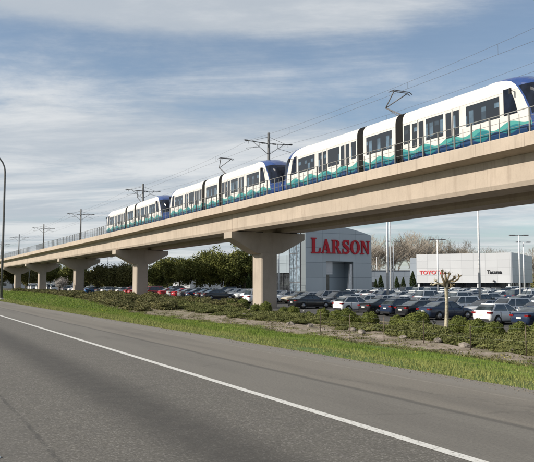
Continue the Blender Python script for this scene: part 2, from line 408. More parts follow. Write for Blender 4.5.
for a, b in zip(ly[:-1], ly[1:]):
    za, zb_ = lot_z(a), lot_z(b)
    kb.add([(x, y, z) for y, q_ in ((a, za), (b, zb_)) for x, z in ((30.3, q_-.1), (30.62, q_-.1), (30.6, q_+.16), (30.32, q_+.16))],
           [(0,1,5,4),(1,2,6,5),(2,3,7,6),(3,0,4,7)])
tag(kb.build('kerb', M['kerb']), kind='structure')
# lane button
for yy in (7.45,):
    b_ = MB(); b_.loft([[(.91+r*math.cos(a*PI/5), yy+r*math.sin(a*PI/5), z) for a in range(10)] for r, z in ((.055,.002),(.05,.014),(.03,.02))])
    tag(b_.build('lane_marker', simple('ceramic_button', (.55,.62,.62), .4)), 'small round white lane marker button on the asphalt at the bottom left corner', 'lane marker')

# ------------------------------------------------------------------ grass
def make_grass():
    out = []
    def zone(n, y0, y1, x0, xf, h0, h1, w, power=1.):
        y = y0 + (y1-y0)*np.random.rand(n)**power
        xe = np.interp(y, [60, 100, 175], [18.2, 24., 29.5]) + .5*np.sin(y*.9) + .3*np.sin(y*2.3)
        x = x0 + (xe-x0)*np.random.rand(n) if xf is None else x0 + (xf-x0)*np.random.rand(n)
        return x, y, h0 + (h1-h0)*np.random.rand(n), np.full(n, w)
    P = [zone(75000, 8, 30, 9.25, None, .035, .10, .011, 1.), zone(80000, 26, 65, 9.25, None, .05, .13, .02), zone(45000, 60, 140, 9.3, None, .08, .2, .04),
         zone(22000, 130, 240, 9.4, None, .12, .30, .08), zone(9000, 8, 50, 8.98, 9.6, .02, .07, .01), zone(9000, 10, 60, 10., 12.6, .10, .20, .009)]
    x, y, h, w = [np.concatenate([p[i] for p in P]) for i in range(4)]
    # clumping
    cl = np.array([noise.noise((a*.8, b*.8, 2.)) for a, b in zip(x, y)]); cl2 = np.array([noise.noise((a*.25, b*.25, 7.)) for a, b in zip(x, y)])
    h = h*(1 + .7*cl + .5*cl2); keep = (cl > -.45) & (h > .02); x, y, h, w, cl = [a[keep] for a in (x, y, h, w, cl)]
    z = np.array([ground_z(a, b) for a, b in zip(x, y)])
    n = len(x); th = np.random.rand(n)*2*PI; lx, ly_ = np.random.randn(n)*.35*h, np.random.randn(n)*.35*h
    v = np.zeros((n, 3, 3)); dx, dy = np.cos(th)*w/2, np.sin(th)*w/2
    v[:,0] = np.stack([x-dx, y-dy, z-.02], 1); v[:,1] = np.stack([x+dx, y+dy, z-.02], 1); v[:,2] = np.stack([x+lx, y+ly_, z+h], 1)
    return np_mesh('grass', v.reshape(-1, 3), 3, M['grass'])
tag(link('grass', make_grass()), 'tall green grass verge with dry tips along the road shoulder', 'grass', kind='stuff')
fl = MB()
for i in range(240):
    y = random.uniform(14, 60); x = random.uniform(12, grass_edge(y)-.5)
    if noise.noise((x*.3, y*.3, 11)) < .0: continue
    z = ground_z(x, y) + random.uniform(.14, .26); r = .022
    fl.add([(x+r*math.cos(a), y+r*math.sin(a), z+random.uniform(0,.015)) for a in (0, 1.26, 2.5, 3.77, 5.)], [(0,1,2,3,4)])
tag(fl.build('dandelion_flowers', M['flower'], fix=False), 'scattered tiny yellow flowers in the green grass', 'flowers', kind='stuff')

def make_gravel():
    n = 4500; y = 7 + 70*np.random.rand(n)**1.6; x = 9.05 + .16*np.abs(np.random.randn(n))*np.sign(np.random.rand(n)-.35) ; r = .006 + .014*np.random.rand(n)**3
    v = np.zeros((n,4,3,3)); z0 = np.where(x < 9.12, .002, -.05); c0 = np.stack([x, y, z0], 1)
    a = np.random.rand(n)*2*PI
    P = [c0 + np.stack([np.cos(a+k*2.09)*r, np.sin(a+k*2.09)*r, 0*r], 1) for k in range(3)]; T = c0 + np.stack([0*r, 0*r, r*1.1], 1)
    for i, (p_, q_, t2) in enumerate([(P[0],P[1],T),(P[1],P[2],T),(P[2],P[0],T),(P[0],P[2],P[1])]): v[:,i,0], v[:,i,1], v[:,i,2] = p_, q_, t2
    return np_mesh('gravel', v.reshape(-1,3), 3, simple('shoulder_gravel', (.17,.15,.125), .9, 0, .5, 40))
tag(link('gravel', make_gravel()), 'loose gravel along the edge of the asphalt shoulder', 'gravel', kind='stuff')
def make_weeds():
    n = 90000; y = 10 + 110*np.random.rand(n)**1.3; g0 = np.array([grass_edge(v) for v in y]); x = g0 - .6 + (30.2-g0)*np.random.rand(n)**1.5
    cl = np.array([noise.noise((a*.7, b*.7, 21.)) + .6*noise.noise((a*2.2, b*2.2, 3.)) for a, b in zip(x, y)]); keep = (cl > .12) | (x < g0+.3); x, y, cl = x[keep], y[keep], cl[keep]
    z = np.array([ground_z(a, b) for a, b in zip(x, y)]); n = len(x); h = .03 + .08*np.random.rand(n); w_ = .012 + .014*np.random.rand(n)
    th = np.random.rand(n)*2*PI; v = np.zeros((n,3,3)); dx, dy = np.cos(th)*w_, np.sin(th)*w_
    v[:,0] = np.stack([x-dx,y-dy,z],1); v[:,1] = np.stack([x+dx,y+dy,z+.01],1); v[:,2] = np.stack([x+np.random.randn(n)*.07,y+np.random.randn(n)*.07,z+h],1)
    return np_mesh('weeds', v.reshape(-1,3), 3, M['scrub'])
tag(link('weeds', make_weeds()), 'sparse weeds and litter on the bare soil of the planted bank', 'weeds', kind='stuff')
M['rock'] = simple('grey_landscape_rock', (.20,.175,.15), .9, 0, .3, 5, bump=.5)
def rock(seed):
    rnd = random.Random(seed); m = MB(); rings = []
    for i in range(7):
        ph = -PI/2 + PI*i/6; rings.append([tuple(Vector((math.cos(a)*math.cos(ph)*.34, math.sin(a)*math.cos(ph)*.27, math.sin(ph)*.2))*(1+.45*noise.noise((math.cos(a)*1.4+seed*7, math.sin(a)*1.4, ph)))) for a in [k*2*PI/10 for k in range(10)]])
    return m.loft(rings).mesh('rock', M['rock'])
rocks = [rock(k+1) for k in range(4)]
for i, (px, D, k) in enumerate([(239,22.6,1.),(245,22.2,1.3),(251,22.5,1.1),(257,21.8,.8),(233,21.5,.7),(116,25.6,1.2),(113,25.9,.8),(352,21.4,.6),(361,21.0,.8),(402,20.6,.6),(437,20.6,.7),(463,20.8,.8),(467,21.2,.6),(509,20.4,.7),(290,21,.8),(310,21.2,.7),(322,20.6,.6)]):
    Z = 792.*D/(px+102); X_ = (px-267)/F*Z; x, y = X_*CA+Z*SA, -X_*SA+Z*CA
    o = link('rock', rocks[i%4], None, (x, y, ground_z(x,y)+.03), i*1.3); o.scale = (k,k,k)
    tag(o, 'rough landscape rock, ' + ('left of the second pier' if px < 130 else 'left of the largest pier base' if px < 260 else 'between the largest pier and the tall pole pair' if px < 380 else 'around the bare knobbly tree' if px < 480 else 'far right below the spreading shrubs'), 'rock', 'landscape rocks ' + ('left of the second pier' if px < 130 else 'near the largest pier' if px < 260 else 'mid bank' if px < 380 else 'around the knobbly tree' if px < 480 else 'far right'))

# ------------------------------------------------------------------ viaduct
SP = 43.8; S0 = 23.2; PIERS = [S0 + SP*k for k in range(9)]
ORD = ['nearest', 'second', 'third', 'fourth', 'fifth', 'sixth', 'seventh', 'eighth', 'ninth']
def pier_meshes():
    c = MB(); w, d, r = .95, 1.1, .12      # column, chamfered
    ring = [(-w+r,-d),(w-r,-d),(w,-d+r),(w,d-r),(w-r,d),(-w+r,d),(-w,d-r),(-w,-d+r)]
    c.loft([[(x, y, z) for x, y in ring] for z in (-3.0, 4.95)])
    k = MB()                                # hammerhead cap
    prof = [(-4.4,7.16),(-4.4,6.5),(-4.2,6.38),(-1.6,5.0),(-1.1,4.9),(1.1,4.9),(1.6,5.0),(4.2,6.38),(4.4,6.5),(4.4,7.16)]
    k.prism(prof, 1, -1.0, 1.0)
    b = MB()
    for x in (-3.2,-.95,.95,3.2):
        for y in (-.6, .6): b.box(x-.3, x+.3, y-.25, y+.25, 7.155, 7.24)
    return c.mesh('column', M['pier_concrete']), k.mesh('cap', M['pier_concrete']), b.mesh('bearing', M['dark_trim'])
pm = pier_meshes()
for i, s in enumerate(PIERS):
    lab = ('tan concrete hammerhead pier closest to the camera, outside the right edge' if i == 0 else
           'largest tan concrete hammerhead pier in the picture, left of the silver showroom' if i == 1 else
           'tan concrete hammerhead pier carrying the guideway, %s one counting from the right' % ['','','second','third','fourth','fifth','sixth','seventh','eighth'][i])
    p = thing('bridge_pier', lab, 'bridge pier', (35, s, 0), 0, 'concrete piers under the elevated guideway')
    p.location.z = 0
    for nm, me in zip(('column', 'cap', 'bearings'), pm): link(nm, me, p)
post_me = MB().box(-.04,.04,-.04,.04,9.94,11.32).box(-.07,.07,-.06,.06,9.94,9.97).mesh('post', M['galv'])
thin_me = MB().box(-.015,.015,-.015,.015,9.94,11.1).mesh('baluster', M['galv'])
def girder(m, xc, y0, y1):
    prof = [(xc-1.1,7.24),(xc+1.1,7.24),(xc+1.22,7.5),(xc+1.22,9.02),(xc-1.22,9.02),(xc-1.22,7.5)]
    m.prism(prof, 1, y0, y1)
for i in range(9):
    y0, y1 = S0 + SP*(i-1) + .03, S0 + SP*i - .03
    lab = ('elevated concrete guideway span at the right, nearest the camera' if i in (0, 1) else 'elevated concrete guideway span, %s from the right between two piers' % ORD[i-1])
    if i == 0: lab = 'elevated concrete guideway span before the first pier, beyond the right edge'
    if i == 1: lab = 'elevated concrete guideway span at the right edge, passing before the silver and white showrooms'
    t_ = thing('guideway_span', lab, 'bridge span', (0,0,0), 0, 'spans of the elevated guideway')
    t_.location = (35, y0, 0); L = y1-y0
    for xc in (-2.68, 2.68):
        gm = MB(); girder(gm, xc, 0, L); gm.build('girder', M['concrete'], t_)
    dk = MB(); dk.prism([(-4.95,9.21),(-3.9,9.03),(3.9,9.03),(4.95,9.21),(4.95,9.6),(-4.95,9.6)], 1, 0, L); dk.build('deck', M['concrete'], t_)
    for sgn in (-1, 1):
        pp = MB(); a, b = sorted((sgn*5.0, sgn*4.72)); 
        n = 12
        for j in range(n):
            pp.prism([(a,9.19),(b,9.19),(b,9.90),(b-.02,9.94),(a+.02,9.94),(a,9.90)], 1, L*j/n+.006, L*(j+1)/n-.006)
        pp.build('parapet', M['concrete'], t_)
        rl = MB()
        for z, r in ((11.30,.022),(10.85,.010),(10.42,.010)): rl.box(sgn*4.86-r, sgn*4.86+r, 0, L, z-r, z+r)
        ro = rl.build('railing', M['galv'], t_)
        npst = 30
        if sgn < 0 and 1 <= i <= 6:
            for j in range(npst):
                link('post', post_me, ro, (-4.86, (j+.3)*L/npst, 0)); 
                if i <= 3: link('baluster', thin_me, ro, (-4.86, (j+.8)*L/npst, 0))
        else:
            ps = MB()
            for j in range(npst): y = (j+.3)*L/npst; ps.box(sgn*4.86-.03, sgn*4.86+.03, y-.03, y+.03, 9.94, 11.3)
            ps.build('posts', M['galv'], ro)
    tr = MB()
    for x in (-2.4-.72, -2.4+.72, 2.4-.72, 2.4+.72): tr.box(x-.04, x+.04, 0, L, 9.85, 9.97); tr.box(x-.3, x+.3, 0, L, 9.61, 9.85, 1)
    tr.build('track', [M['steel_rail'], M['concrete']], t_)

# catenary poles
WIRE_Z = 15.97; MESS_Z = 16.95
def cat_pole(s, lab):
    t_ = thing('catenary_pole', lab, 'catenary pole', (35, s, 9.6), 0, 'overhead wire poles on the guideway')
    t_.location = (35, s-.9, 9.6)
    MB().box(-.28,.28,-.28,.28,0,.05).tube([(0,0,.03),(0,0,8.4)], [.19,.15], 10).build('mast', M['pole_dark'], t_)
    for sg in (-1, 1):
        a = MB(); a.tube([(0,0,7.2),(sg*3.0,0,7.35)], .045, 6); a.tube([(0,0,6.0),(sg*1.9,0,7.28)], .03, 6); a.tube([(0,0,7.95),(sg*2.1,0,7.32)], .02, 5)
        a.tube([(sg*2.4,0,7.3),(sg*2.4,0,7.0)], .03, 5); a.tube([(sg*1.1,0,6.75),(sg*2.75,0,6.5)], .022, 5); a.tube([(sg*2.75,0,6.5),(sg*2.4,0,6.37)], .015, 5)
        a.tube([(sg*1.1,0,6.75),(sg*1.1,0,7.25)],.02,5)
        ob = a.build('bracket_arm', M['pole_dark'], t_)
        for x0_, x1_, z_ in ((sg*.5, sg*.85, 7.23),(sg*2.55,sg*2.85,7.34)):
            ins = MB()
            for k in range(5): x = lerp(x0_, x1_, k/4); ins.tube([(x-.018,0,z_),(x+.018,0,z_)], .08, 8)
            ins.build('insulator', M['dark_trim'], ob)
for i, s in enumerate(PIERS):
    cat_pole(s, 'grey wire mast with two bracket arms, ' +
             ['out of view nearest the camera', 'rising behind the middle vehicle, tallest in the picture', 'behind the farthest vehicle', 'first left of the train', 'second left of the train', 'third left of the train, by the left edge', 'fourth left of the train', 'fifth left of the train', 'farthest along the guideway'][i])
ps_ = [S0-SP-.9] + [s-.9 for s in PIERS]
for xt, lab in ((32.6, 'near'), (37.4, 'far')):
    cw = MB(); cw.tube([(xt + (.12 if i % 2 else -.12), s, WIRE_Z) for i, s in enumerate(ps_)], .010, 5)
    tag(cw.build('contact_wire', M['wire']), 'taut lower power wire above the %s track%s' % (lab, ', touched by the folded arms on the train' if lab == 'near' else ''), 'power wire')
    mw = MB(); pts = []
    for a, b in zip(ps_[:-1], ps_[1:]):
        for k in range(12): u = k/12; pts.append((xt, lerp(a, b, u), MESS_Z - 3.0*.18*4*u*(1-u)))
    pts.append((xt, ps_[-1], MESS_Z)); mw.tube(pts, .009, 5)
    mo = mw.build('messenger_wire', M['wire']); tag(mo, 'sagging upper power wire with droppers above the %s track' % lab, 'power wire')
    for a, b in zip(ps_[:5], ps_[1:6]):
        for u in (.2, .4, .6, .8):
            MB().tube([(xt, lerp(a,b,u), WIRE_Z), (xt, lerp(a,b,u), MESS_Z - .54*4*u*(1-u))], .006, 4).build('dropper', M['wire'], mo)

# ------------------------------------------------------------------ train
HW = 1.33
def sect(w, top, bot=.32):
    # half cross-section from bottom to roof centre; w half width
    sh = min(.85, max(.12, (top-bot)*.25))
    r = [(w*.93,bot),(w*.985,bot+.15),(w,bot+.5),(w,lerp(bot+.5,top-sh,.5)),(w*.995,top-sh)]
    for k in range(1, 7):
        a = k/6*PI/2; r.append((w*(.62+.37*math.cos(a)), top-sh+sh*.86*math.sin(a)))
    r.append((w*.3, top-.04*sh)); r.append((0, top))
    return r
def ring_at(v, w, top, bot=.32):
    h = sect(w, top, bot); return [(-x, v, z) for x, z in h] + [(x, v, z) for x, z in h[-2::-1]]
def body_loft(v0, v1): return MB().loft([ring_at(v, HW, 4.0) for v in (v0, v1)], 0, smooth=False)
def side_panels(items, mat, name, parent, proud=.012):
    for a, b, z0, z1 in items:
        for sg in (-1, 1):
            m = MB(); x = sg*(HW+proud); m.box(min(x, sg*(HW-.05)), max(x, sg*(HW-.05)), a, b, z0, z1)
            o = m.build(name, mat, parent)
def arch_d(z): return interp(z, [0,.6,1.6,2.4,2.93,3.3,3.55,3.75,3.9], [1.35,1.4,1.6,1.95,2.25,2.55,2.9,3.3,3.8])
def nose(sign, root):
    """cab end; d measured from the nose tip; sign +1: tip at v=0"""
    vv = lambda d: d if sign > 0 else 31.1 - d
    ds = [0,.06,.18,.35,.55,.8,1.05,1.3,1.5,1.7,1.9,2.1,2.3,2.6,2.9,3.2,3.5,3.8,4.1,4.4,4.7,5.0,5.15,5.3]
    W = lambda d: interp(d, [0,.18,.55,1.05,1.6,2.1,2.6], [.70,.86,1.03,1.18,1.28,1.322,HW])
    T = lambda d: interp(d, [0,.06,.18,.35,.55,.8,1.05,1.5,2.0,2.5,3.0,3.6,4.2,4.7,5.1,5.3], [1.25,1.45,1.85,2.25,2.62,2.95,3.2,3.52,3.76,3.92,4.0,4.05,4.065,4.04,4.01,4.0])
    B = lambda d: interp(d, [0,.18,.6,2], [.5,.4,.34,.32])
    def ring(d):
        # denser vertical sampling
        w, top, bot = W(d), T(d), B(d); h = sect(w, top, bot); out = []
        zs = [bot + (h[4][1]-bot)*k/12 for k in range(13)]
        pts = [(interp(z, [p[1] for p in h[:5]], [p[0] for p in h[:5]]), z) for z in zs] + h[5:]
        return [(-x, vv(d), z) for x, z in pts] + [(x, vv(d), z) for x, z in pts[-2::-1]]
    rings = [ring(d) for d in ds]; n = len(rings[0]); P = {'white': MB(), 'blue': MB(), 'shield': MB()}
    def cls(cx, d, z, nx_, nz):
        if d > 5.12: return 'white'
        if d < arch_d(z) and z < 3.6:
            if 1.35 < z < 3.15 - .0*d and d < arch_d(z) - .12 : return 'shield'
            return 'blue'
        if z > interp(d, [2.8,3.4,4.2,5.0], [3.52,3.72,3.86,3.96]) and d < 5.12: return 'blue'
        return 'white'
    # subdivide cells for a clean boundary
    for i in range(len(ds)-1):
        for k in range(n-1):
            a, b, c_, e = [Vector(p) for p in (rings[i][k], rings[i][k+1], rings[i+1][k+1], rings[i+1][k])]
            S = 8 if 1.0 < ds[i] < 3.9 else 4
            for p in range(S):
                for q_ in range(S):
                    def g_(u, v_): return (a*(1-u)+b*u)*(1-v_) + (e*(1-u)+c_*u)*v_
                    q4 = [g_(p/S,q_/S), g_((p+1)/S,q_/S), g_((p+1)/S,(q_+1)/S), g_(p/S,(q_+1)/S)]
                    ce = (q4[0]+q4[1]+q4[2]+q4[3])/4; d = ce.y if sign > 0 else 31.1-ce.y
                    P[cls(ce.x, d, ce.z, 0, 0)].add(q4, [(0,1,2,3)], 0, False)
    P['blue'].add(rings[0], [tuple(range(n-1,-1,-1))])
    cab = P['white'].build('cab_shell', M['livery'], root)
    P['blue'].build('nose_cap', M['train_blue'], root); P['shield'].build('windshield', M['windshield'], root)
    for sg in (-1, 1):   # cab side window with curved leading edge
        poly = [(3.42,1.57),(2.38,1.57),(2.45,1.9),(2.6,2.4),(2.82,2.9),(2.95,3.12),(3.42,3.14)]
        x = sg*(HW+.012); m = MB(); m.prism([(vv(d), z) for d, z in poly], 0, min(x, sg*1.24), max(x, sg*1.24)); m.build('cab_window', M['windshield'], root)
        mm = MB(); mm.tube([(sg*1.34, vv(2.75), 2.95),(sg*1.62, vv(2.62), 2.98)], .02, 5); mm.box(*sorted((sg*1.56,sg*1.70)), *sorted((vv(2.58),vv(2.66))), 2.68, 3.02); mm.build('side_mirror', M['dark_trim'], root)
        hl = MB(); dd = .20; hl.box(*sorted((sg*.5,sg*.80)), *sorted((vv(.09),vv(.30))), .98, 1.14); hl.build('headlight', M['headlight'], root)
    cpl = MB(); cpl.box(-.18,.18,*sorted((vv(-.2),vv(.5))),.55,.78); cpl.build('coupler', M['train_grey'], root)
def make_vehicle():
    root = thing('light_rail_vehicle', '', 'train car')
    LEN = 31.1; BJ = [(12.75,13.58),(17.52,18.35)]
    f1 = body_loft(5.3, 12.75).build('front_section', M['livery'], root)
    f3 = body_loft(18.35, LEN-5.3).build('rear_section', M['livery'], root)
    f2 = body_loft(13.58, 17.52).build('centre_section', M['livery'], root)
    wins = [(3.75,6.5,1.55,2.84),(8.6,10.28,1.38,2.84),(11.95,12.62,1.5,2.84)]
    doors = [(7.05,8.42),(10.45,11.8)]
    for sec, mir in ((f1, False), (f3, True)):
        tr = (lambda a, b: (LEN-b, LEN-a)) if mir else (lambda a, b: (a, b))
        for a, b, z0, z1 in wins: side_panels([(*tr(a,b), z0, z1)], M['train_glass'], 'window', sec)
        for a, b in doors:
            a, b = tr(a, b); mid = (a+b)/2
            for u, v_ in ((a, mid-.02),(mid+.02, b)):
                for sg in (-1, 1):
                    x = sg*(HW+.006); d_ = MB(); d_.box(min(x, sg*(HW-.04)), max(x, sg*(HW-.04)), u, v_, .42, 2.95)
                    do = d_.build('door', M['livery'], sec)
                    x2 = sg*(HW+.014); gl = MB(); gl.box(min(x2, sg*(HW-.03)), max(x2, sg*(HW-.03)), u+.07, v_-.07, 1.12, 2.8)
                    gl.build('window', M['train_glass'], sec)
            for sg in (-1,1):
                x3 = sg*(HW+.0155); gp = MB(); gp.box(min(x3,sg*(HW-.05)),max(x3,sg*(HW-.05)),mid-.018,mid+.018,.42,2.95); gp.build('door_seal', M['dark_trim'], sec)
    side_panels([(14.0,17.1,1.5,2.84)], M['train_glass'], 'window', f2)
    for a, b in BJ:
        b_ = MB(); rings = []
        for k in range(9):
            w = 1.28 if k % 2 == 0 else 1.20; rings.append(ring_at(lerp(a, b, k/8), w, 4.04 if k % 2 == 0 else 3.92, .38))
        b_.loft(rings); b_.build('bellows', M['bellows'], root)
    nose(1, root); nose(-1, root)
    un = MB(); un.box(-1.1,1.1,1.5,12.6,.12,.34); un.box(-1.1,1.1,18.1,29.2,.12,.34); un.box(-1.1,1.1,14,16.8,.12,.34)
    for v in (4.2,6.1,14.6,16.2,24.6,26.5):
        for x in (-.72,.72): un.tube([(x-.06,v,.33),(x+.06,v,.33)], .33, 14)
    un.build('underframe', M['train_grey'], root)
    pg = MB(); b0, kz, ky, tz = 14.2, 5.15, 16.4, 5.98
    for x in (-.45,.45): pg.box(x-.04,x+.04,13.9,15.1,3.88,4.02)
    pg.box(-.5,.5,14.1,14.3,4.0,4.1)
    pg.tube([(0,b0,4.05),(0,ky,kz)], .06, 6); pg.tube([(.15,b0+.5,4.0),(.08,ky-.1,kz-.08)], .03, 5)
    for sg in (-1,1):
        pg.tube([(0,ky,kz),(sg*.62,14.6,tz-.08)], .042, 6)
        pg.tube([(sg*.62,14.6,tz-.08),(sg*.62,14.6,tz)], .03, 5)
    for dy in (-.15,.15): pg.tube([(-.98,14.6+dy,tz-.14),(-.72,14.6+dy,tz),(.72,14.6+dy,tz),(.98,14.6+dy,tz-.14)], .034, 6)
    pg.build('pantograph', M['lamp_grey'], root)
    return root
veh = make_vehicle()
def deep_copy(o, parent=None):
    c = o.copy(); col.objects.link(c); c.parent = parent
    for ch in o.children: deep_copy(ch, c)
    return c
vlabels = ['largest light rail vehicle, its blue cab nose at the right edge of the picture', 'middle light rail vehicle of three, white with teal wave, under the tall wire mast', 'farthest light rail vehicle of three, smallest, at the left end of the train']
for i, v in enumerate([veh, deep_copy(veh), deep_copy(veh)]):
    v.location = (32.6, 26.05 + 31.35*i, 9.97); v['label'] = vlabels[i]; v['group'] = 'light rail vehicles coupled on the guideway'

# ------------------------------------------------------------------ cars
def wheel_mb(x, y, r, sg):
    t_ = MB(); t_.tube([(x, y-sg*.10, r),(x, y+sg*.11, r)], r, 18)
    m = MB(); m.tube([(x, y+sg*.10, r),(x, y+sg*.122, r)], r*.64, 12)
    return t_, m
def car_parts(kind):
    if kind == 'sedan':
        st = [(-2.36,.60,.42,.72),(-2.33,.76,.30,.93),(-2.2,.84,.24,1.03),(-1.8,.89,.2,1.06),(-1.0,.91,.18,1.0),(0,.92,.17,.97),(1.0,.92,.18,.96),(1.6,.90,.2,.90),(2.05,.83,.22,.80),(2.27,.70,.28,.70),(2.36,.55,.34,.58)]
        bot, top, zr, ax = (-1.82,1.30), (-.95,.30), 1.44, (-1.42,1.42)
    elif kind == 'suv':
        st = [(-2.30,.66,.45,.9),(-2.27,.80,.34,1.05),(-2.1,.88,.28,1.10),(-1.0,.92,.26,1.08),(0,.93,.25,1.07),(1.0,.92,.26,1.06),(1.6,.90,.28,1.02),(2.05,.84,.3,.94),(2.25,.72,.36,.84),(2.33,.58,.42,.7)]
        bot, top, zr, ax = (-2.24,1.22), (-1.85,.30), 1.69, (-1.38,1.4)
    elif kind == 'hatchback':
        st = [(-2.06,.62,.42,.85),(-2.03,.76,.30,.98),(-1.9,.84,.24,1.02),(-1.0,.88,.19,.99),(0,.89,.18,.96),(.9,.89,.18,.95),(1.5,.86,.2,.88),(1.85,.77,.24,.78),(2.03,.62,.3,.66),(2.08,.5,.36,.56)]
        bot, top, zr, ax = (-1.98,1.25), (-1.35,.25), 1.48, (-1.28,1.3)
    else:
        st = [(-2.7,.80,.45,1.2),(-2.67,.93,.34,1.32),(-1.5,.98,.28,1.32),(0,.99,.26,1.32),(1.3,.98,.26,1.30),(2.0,.94,.28,1.18),(2.45,.84,.32,1.02),(2.62,.66,.4,.8)]
        bot, top, zr, ax = (-2.66,1.75), (-2.58,.75), 2.25, (-1.7,1.75)
    wr = .33 if kind in ('sedan','hatchback') else .37
    P = []
    def ring(x, w, zb, zt):
        h = [(0,zb),(w*.84,zb),(w*.96,zb+.1),(w,lerp(zb,zt,.42)),(w*.985,lerp(zb,zt,.74)),(w*.93,zt-.035),(w*.84,zt),(0,zt+.015)]
        return [(x, y, z) for y, z in h] + [(x, -y, z) for y, z in h[-2:0:-1]]
    # finer stations
    xs_ = sorted(set([a[0] for a in st] + list(np.linspace(st[0][0], st[-1][0], 22))))
    g_ = lambda x, i: interp(x, [a[0] for a in st], [a[i] for a in st])
    body = MB(); body.loft([ring(x, g_(x,1), g_(x,2), g_(x,3)) for x in xs_], 0, smooth=True)
    for sg in (-1,1):
        for a in ax:   # dark wheel arches
            r = wr+.055; yy = sg*(g_(a,1)+.003); seg = [(a+r*math.cos(k*PI/12), wr+r*math.sin(k*PI/12)) for k in range(13)] + [(a-r, .2),(a+r, .2)]
            body.prism(seg, 1, min(yy, sg*.6), max(yy, sg*.6), 1)
    lx = (st[-1][0] + st[0][0])/2
    body.box(ax[0]+wr+.1, ax[1]-wr-.1, -g_(0,1)-.004, g_(0,1)+.004, g_(0,2)-.01, g_(0,2)+.09, 1)
    body.box(st[0][0]-.01, st[0][0]+.25, -.62, .62, g_(st[0][0]+.05,2)-.05, g_(st[0][0]+.05,2)+.12, 1)
    body.box(st[-1][0]-.2, st[-1][0]+.008, -.46, .46, .36, .56, 1)
    for xd in ((-.95,.05,1.02) if kind != 'van' else (-.4,.9)):  # door seams
        for sg in (-1,1): yy = sg*(g_(xd,1)+.002); body.box(xd-.008, xd+.008, min(yy,sg*.8), max(yy,sg*.8), .35, g_(xd,3)-.06, 1)
    P.append(('body', body, 'paint'))
    gh = MB(); hb = g_(0,1)*.86; ht = hb*.80 if kind != 'van' else hb*.90
    zb0, zb1 = g_(bot[0],3)-.05, g_(bot[1],3)-.05
    def quad_ring(u):   # 0 bottom 1 top, slight bulge
        k = u + .10*math.sin(u*PI); xb0, xt0, xb1, xt1 = bot[0], top[0], bot[1], top[1]
        x0, x1 = lerp(xb0, xt0, u)-.06*math.sin(u*PI), lerp(xb1, xt1, u)+.06*math.sin(u*PI); w = lerp(hb, ht, u) + .02*math.sin(u*PI)
        z0, z1 = lerp(zb0, zr-.03, u), lerp(zb1, zr-.03, u)
        return [(x0,-w*.88,z0),(x0+.08,-w,z0),(x1-.12,-w,z1),(x1,-w*.82,z1),(x1,w*.82,z1),(x1-.12,w,z1),(x0+.08,w,z0),(x0,w*.88,z0)]
    gh.loft([quad_ring(u) for u in (0,.33,.66,1.)]); P.append(('windows', gh, 'glass'))
    rf = MB(); t0, t1 = top
    rr = []
    for dx, dz, dw in ((0,-.045,.02),(.0,0,.0),(.12,.012,-.08)):
        w = ht+.012+dw; rr.append([(t0-.03+dx,-w*.85,zr+dz),(t0+.07+dx,-w,zr+dz),(t1-.07-dx,-w,zr+dz),(t1+.03-dx,-w*.8,zr+dz),(t1+.03-dx,w*.8,zr+dz),(t1-.07-dx,w,zr+dz),(t0+.07+dx,w,zr+dz),(t0-.03+dx,w*.85,zr+dz)])
    rf.loft(rr)
    def pillar(xb, xt, wd, zb_):
        for sg in (-1,1):
            pts = []
            for x, w, z in ((xb,hb,zb_),(xt,ht,zr-.03)): pts.append((x, sg*(w+.014), z, wd))
            a, b = pts; m_ = [(a[0]-wd/2,a[1],a[2]),(a[0]+wd/2,a[1],a[2]),(b[0]+wd/2,b[1],b[2]),(b[0]-wd/2,b[1],b[2])]
            mm = [((x+xm)/2 + (0), sg*(abs(y)) , z) for (x,y,z), xm in zip(m_, [p[0] for p in m_])]
            inn = [(x, y-sg*.06, z) for x, y, z in mm]; 
            mid = [(lerp(mm[0][0],mm[3][0],.5), mm[0][1]*.5+mm[3][1]*.5+sg*.022, (mm[0][2]+mm[3][2])/2),(lerp(mm[1][0],mm[2][0],.5), mm[1][1]*.5+mm[2][1]*.5+sg*.022,(mm[1][2]+mm[2][2])/2)]
            rf.add([mm[0],mm[1],mid[1],mid[0],mm[2],mm[3]]+[inn[0],inn[1],inn[2],inn[3]], [(0,1,2,3),(3,2,4,5),(0,3,5,9,6),(1,7,8,4,2)])
    pillar(bot[1]-.14, top[1]-.05, .07, zb1); pillar(bot[0]+(.22 if kind!='van' else .1), top[0]+.16, .16 if kind != 'van' else .1, zb0)
    pillar(-.05 if kind != 'van' else .35, -.25 if kind != 'van' else .2, .06, lerp(zb0,zb1,.5))
    if kind == 'van': rf.box(-2.4,.1,-hb*.96,hb*.96,1.25,2.2)
    P.append(('roof', rf, 'paint'))
    for a in ax:
        for sg in (-1,1):
            ty, ri = wheel_mb(a, sg*(g_(a,1)-.09), wr, sg); P.append(('wheel', ty, 'tyre', ri))
    e0, e1 = st[0][0], st[-1][0]
    for sg in (-1,1):
        h = MB(); zz_ = g_(e1-.2,3); h.prism([(e1-.42,sg*.80*g_(e1-.3,1)/.83),(e1-.13,sg*.44),(e1-.05,sg*.44),(e1-.05,sg*.62),(e1-.22,sg*g_(e1-.22,1)*1.01)], 2, zz_-.16, zz_-.03); P.append(('headlight', h, 'head'))
        tl = MB(); z_ = g_(e0+.12,3); tl.box(e0-.012, e0+.28, *sorted((sg*.50, sg*g_(e0+.14,1)*1.012)), z_-.21, z_-.09); P.append(('taillight', tl, 'tail'))
        mi = MB(); mi.box(bot[1]-.45, bot[1]-.33, *sorted((sg*(g_(.8,1)-.03), sg*(g_(.8,1)+.13))), g_(.8,3)-.0, g_(.8,3)+.13); P.append(('mirror', mi, 'paint'))
    pl = MB(); pl.box(e0-.018, e0+.05, -.2, .2, .62, .74); P.append(('licence_plate', pl, 'plate'))
    return P
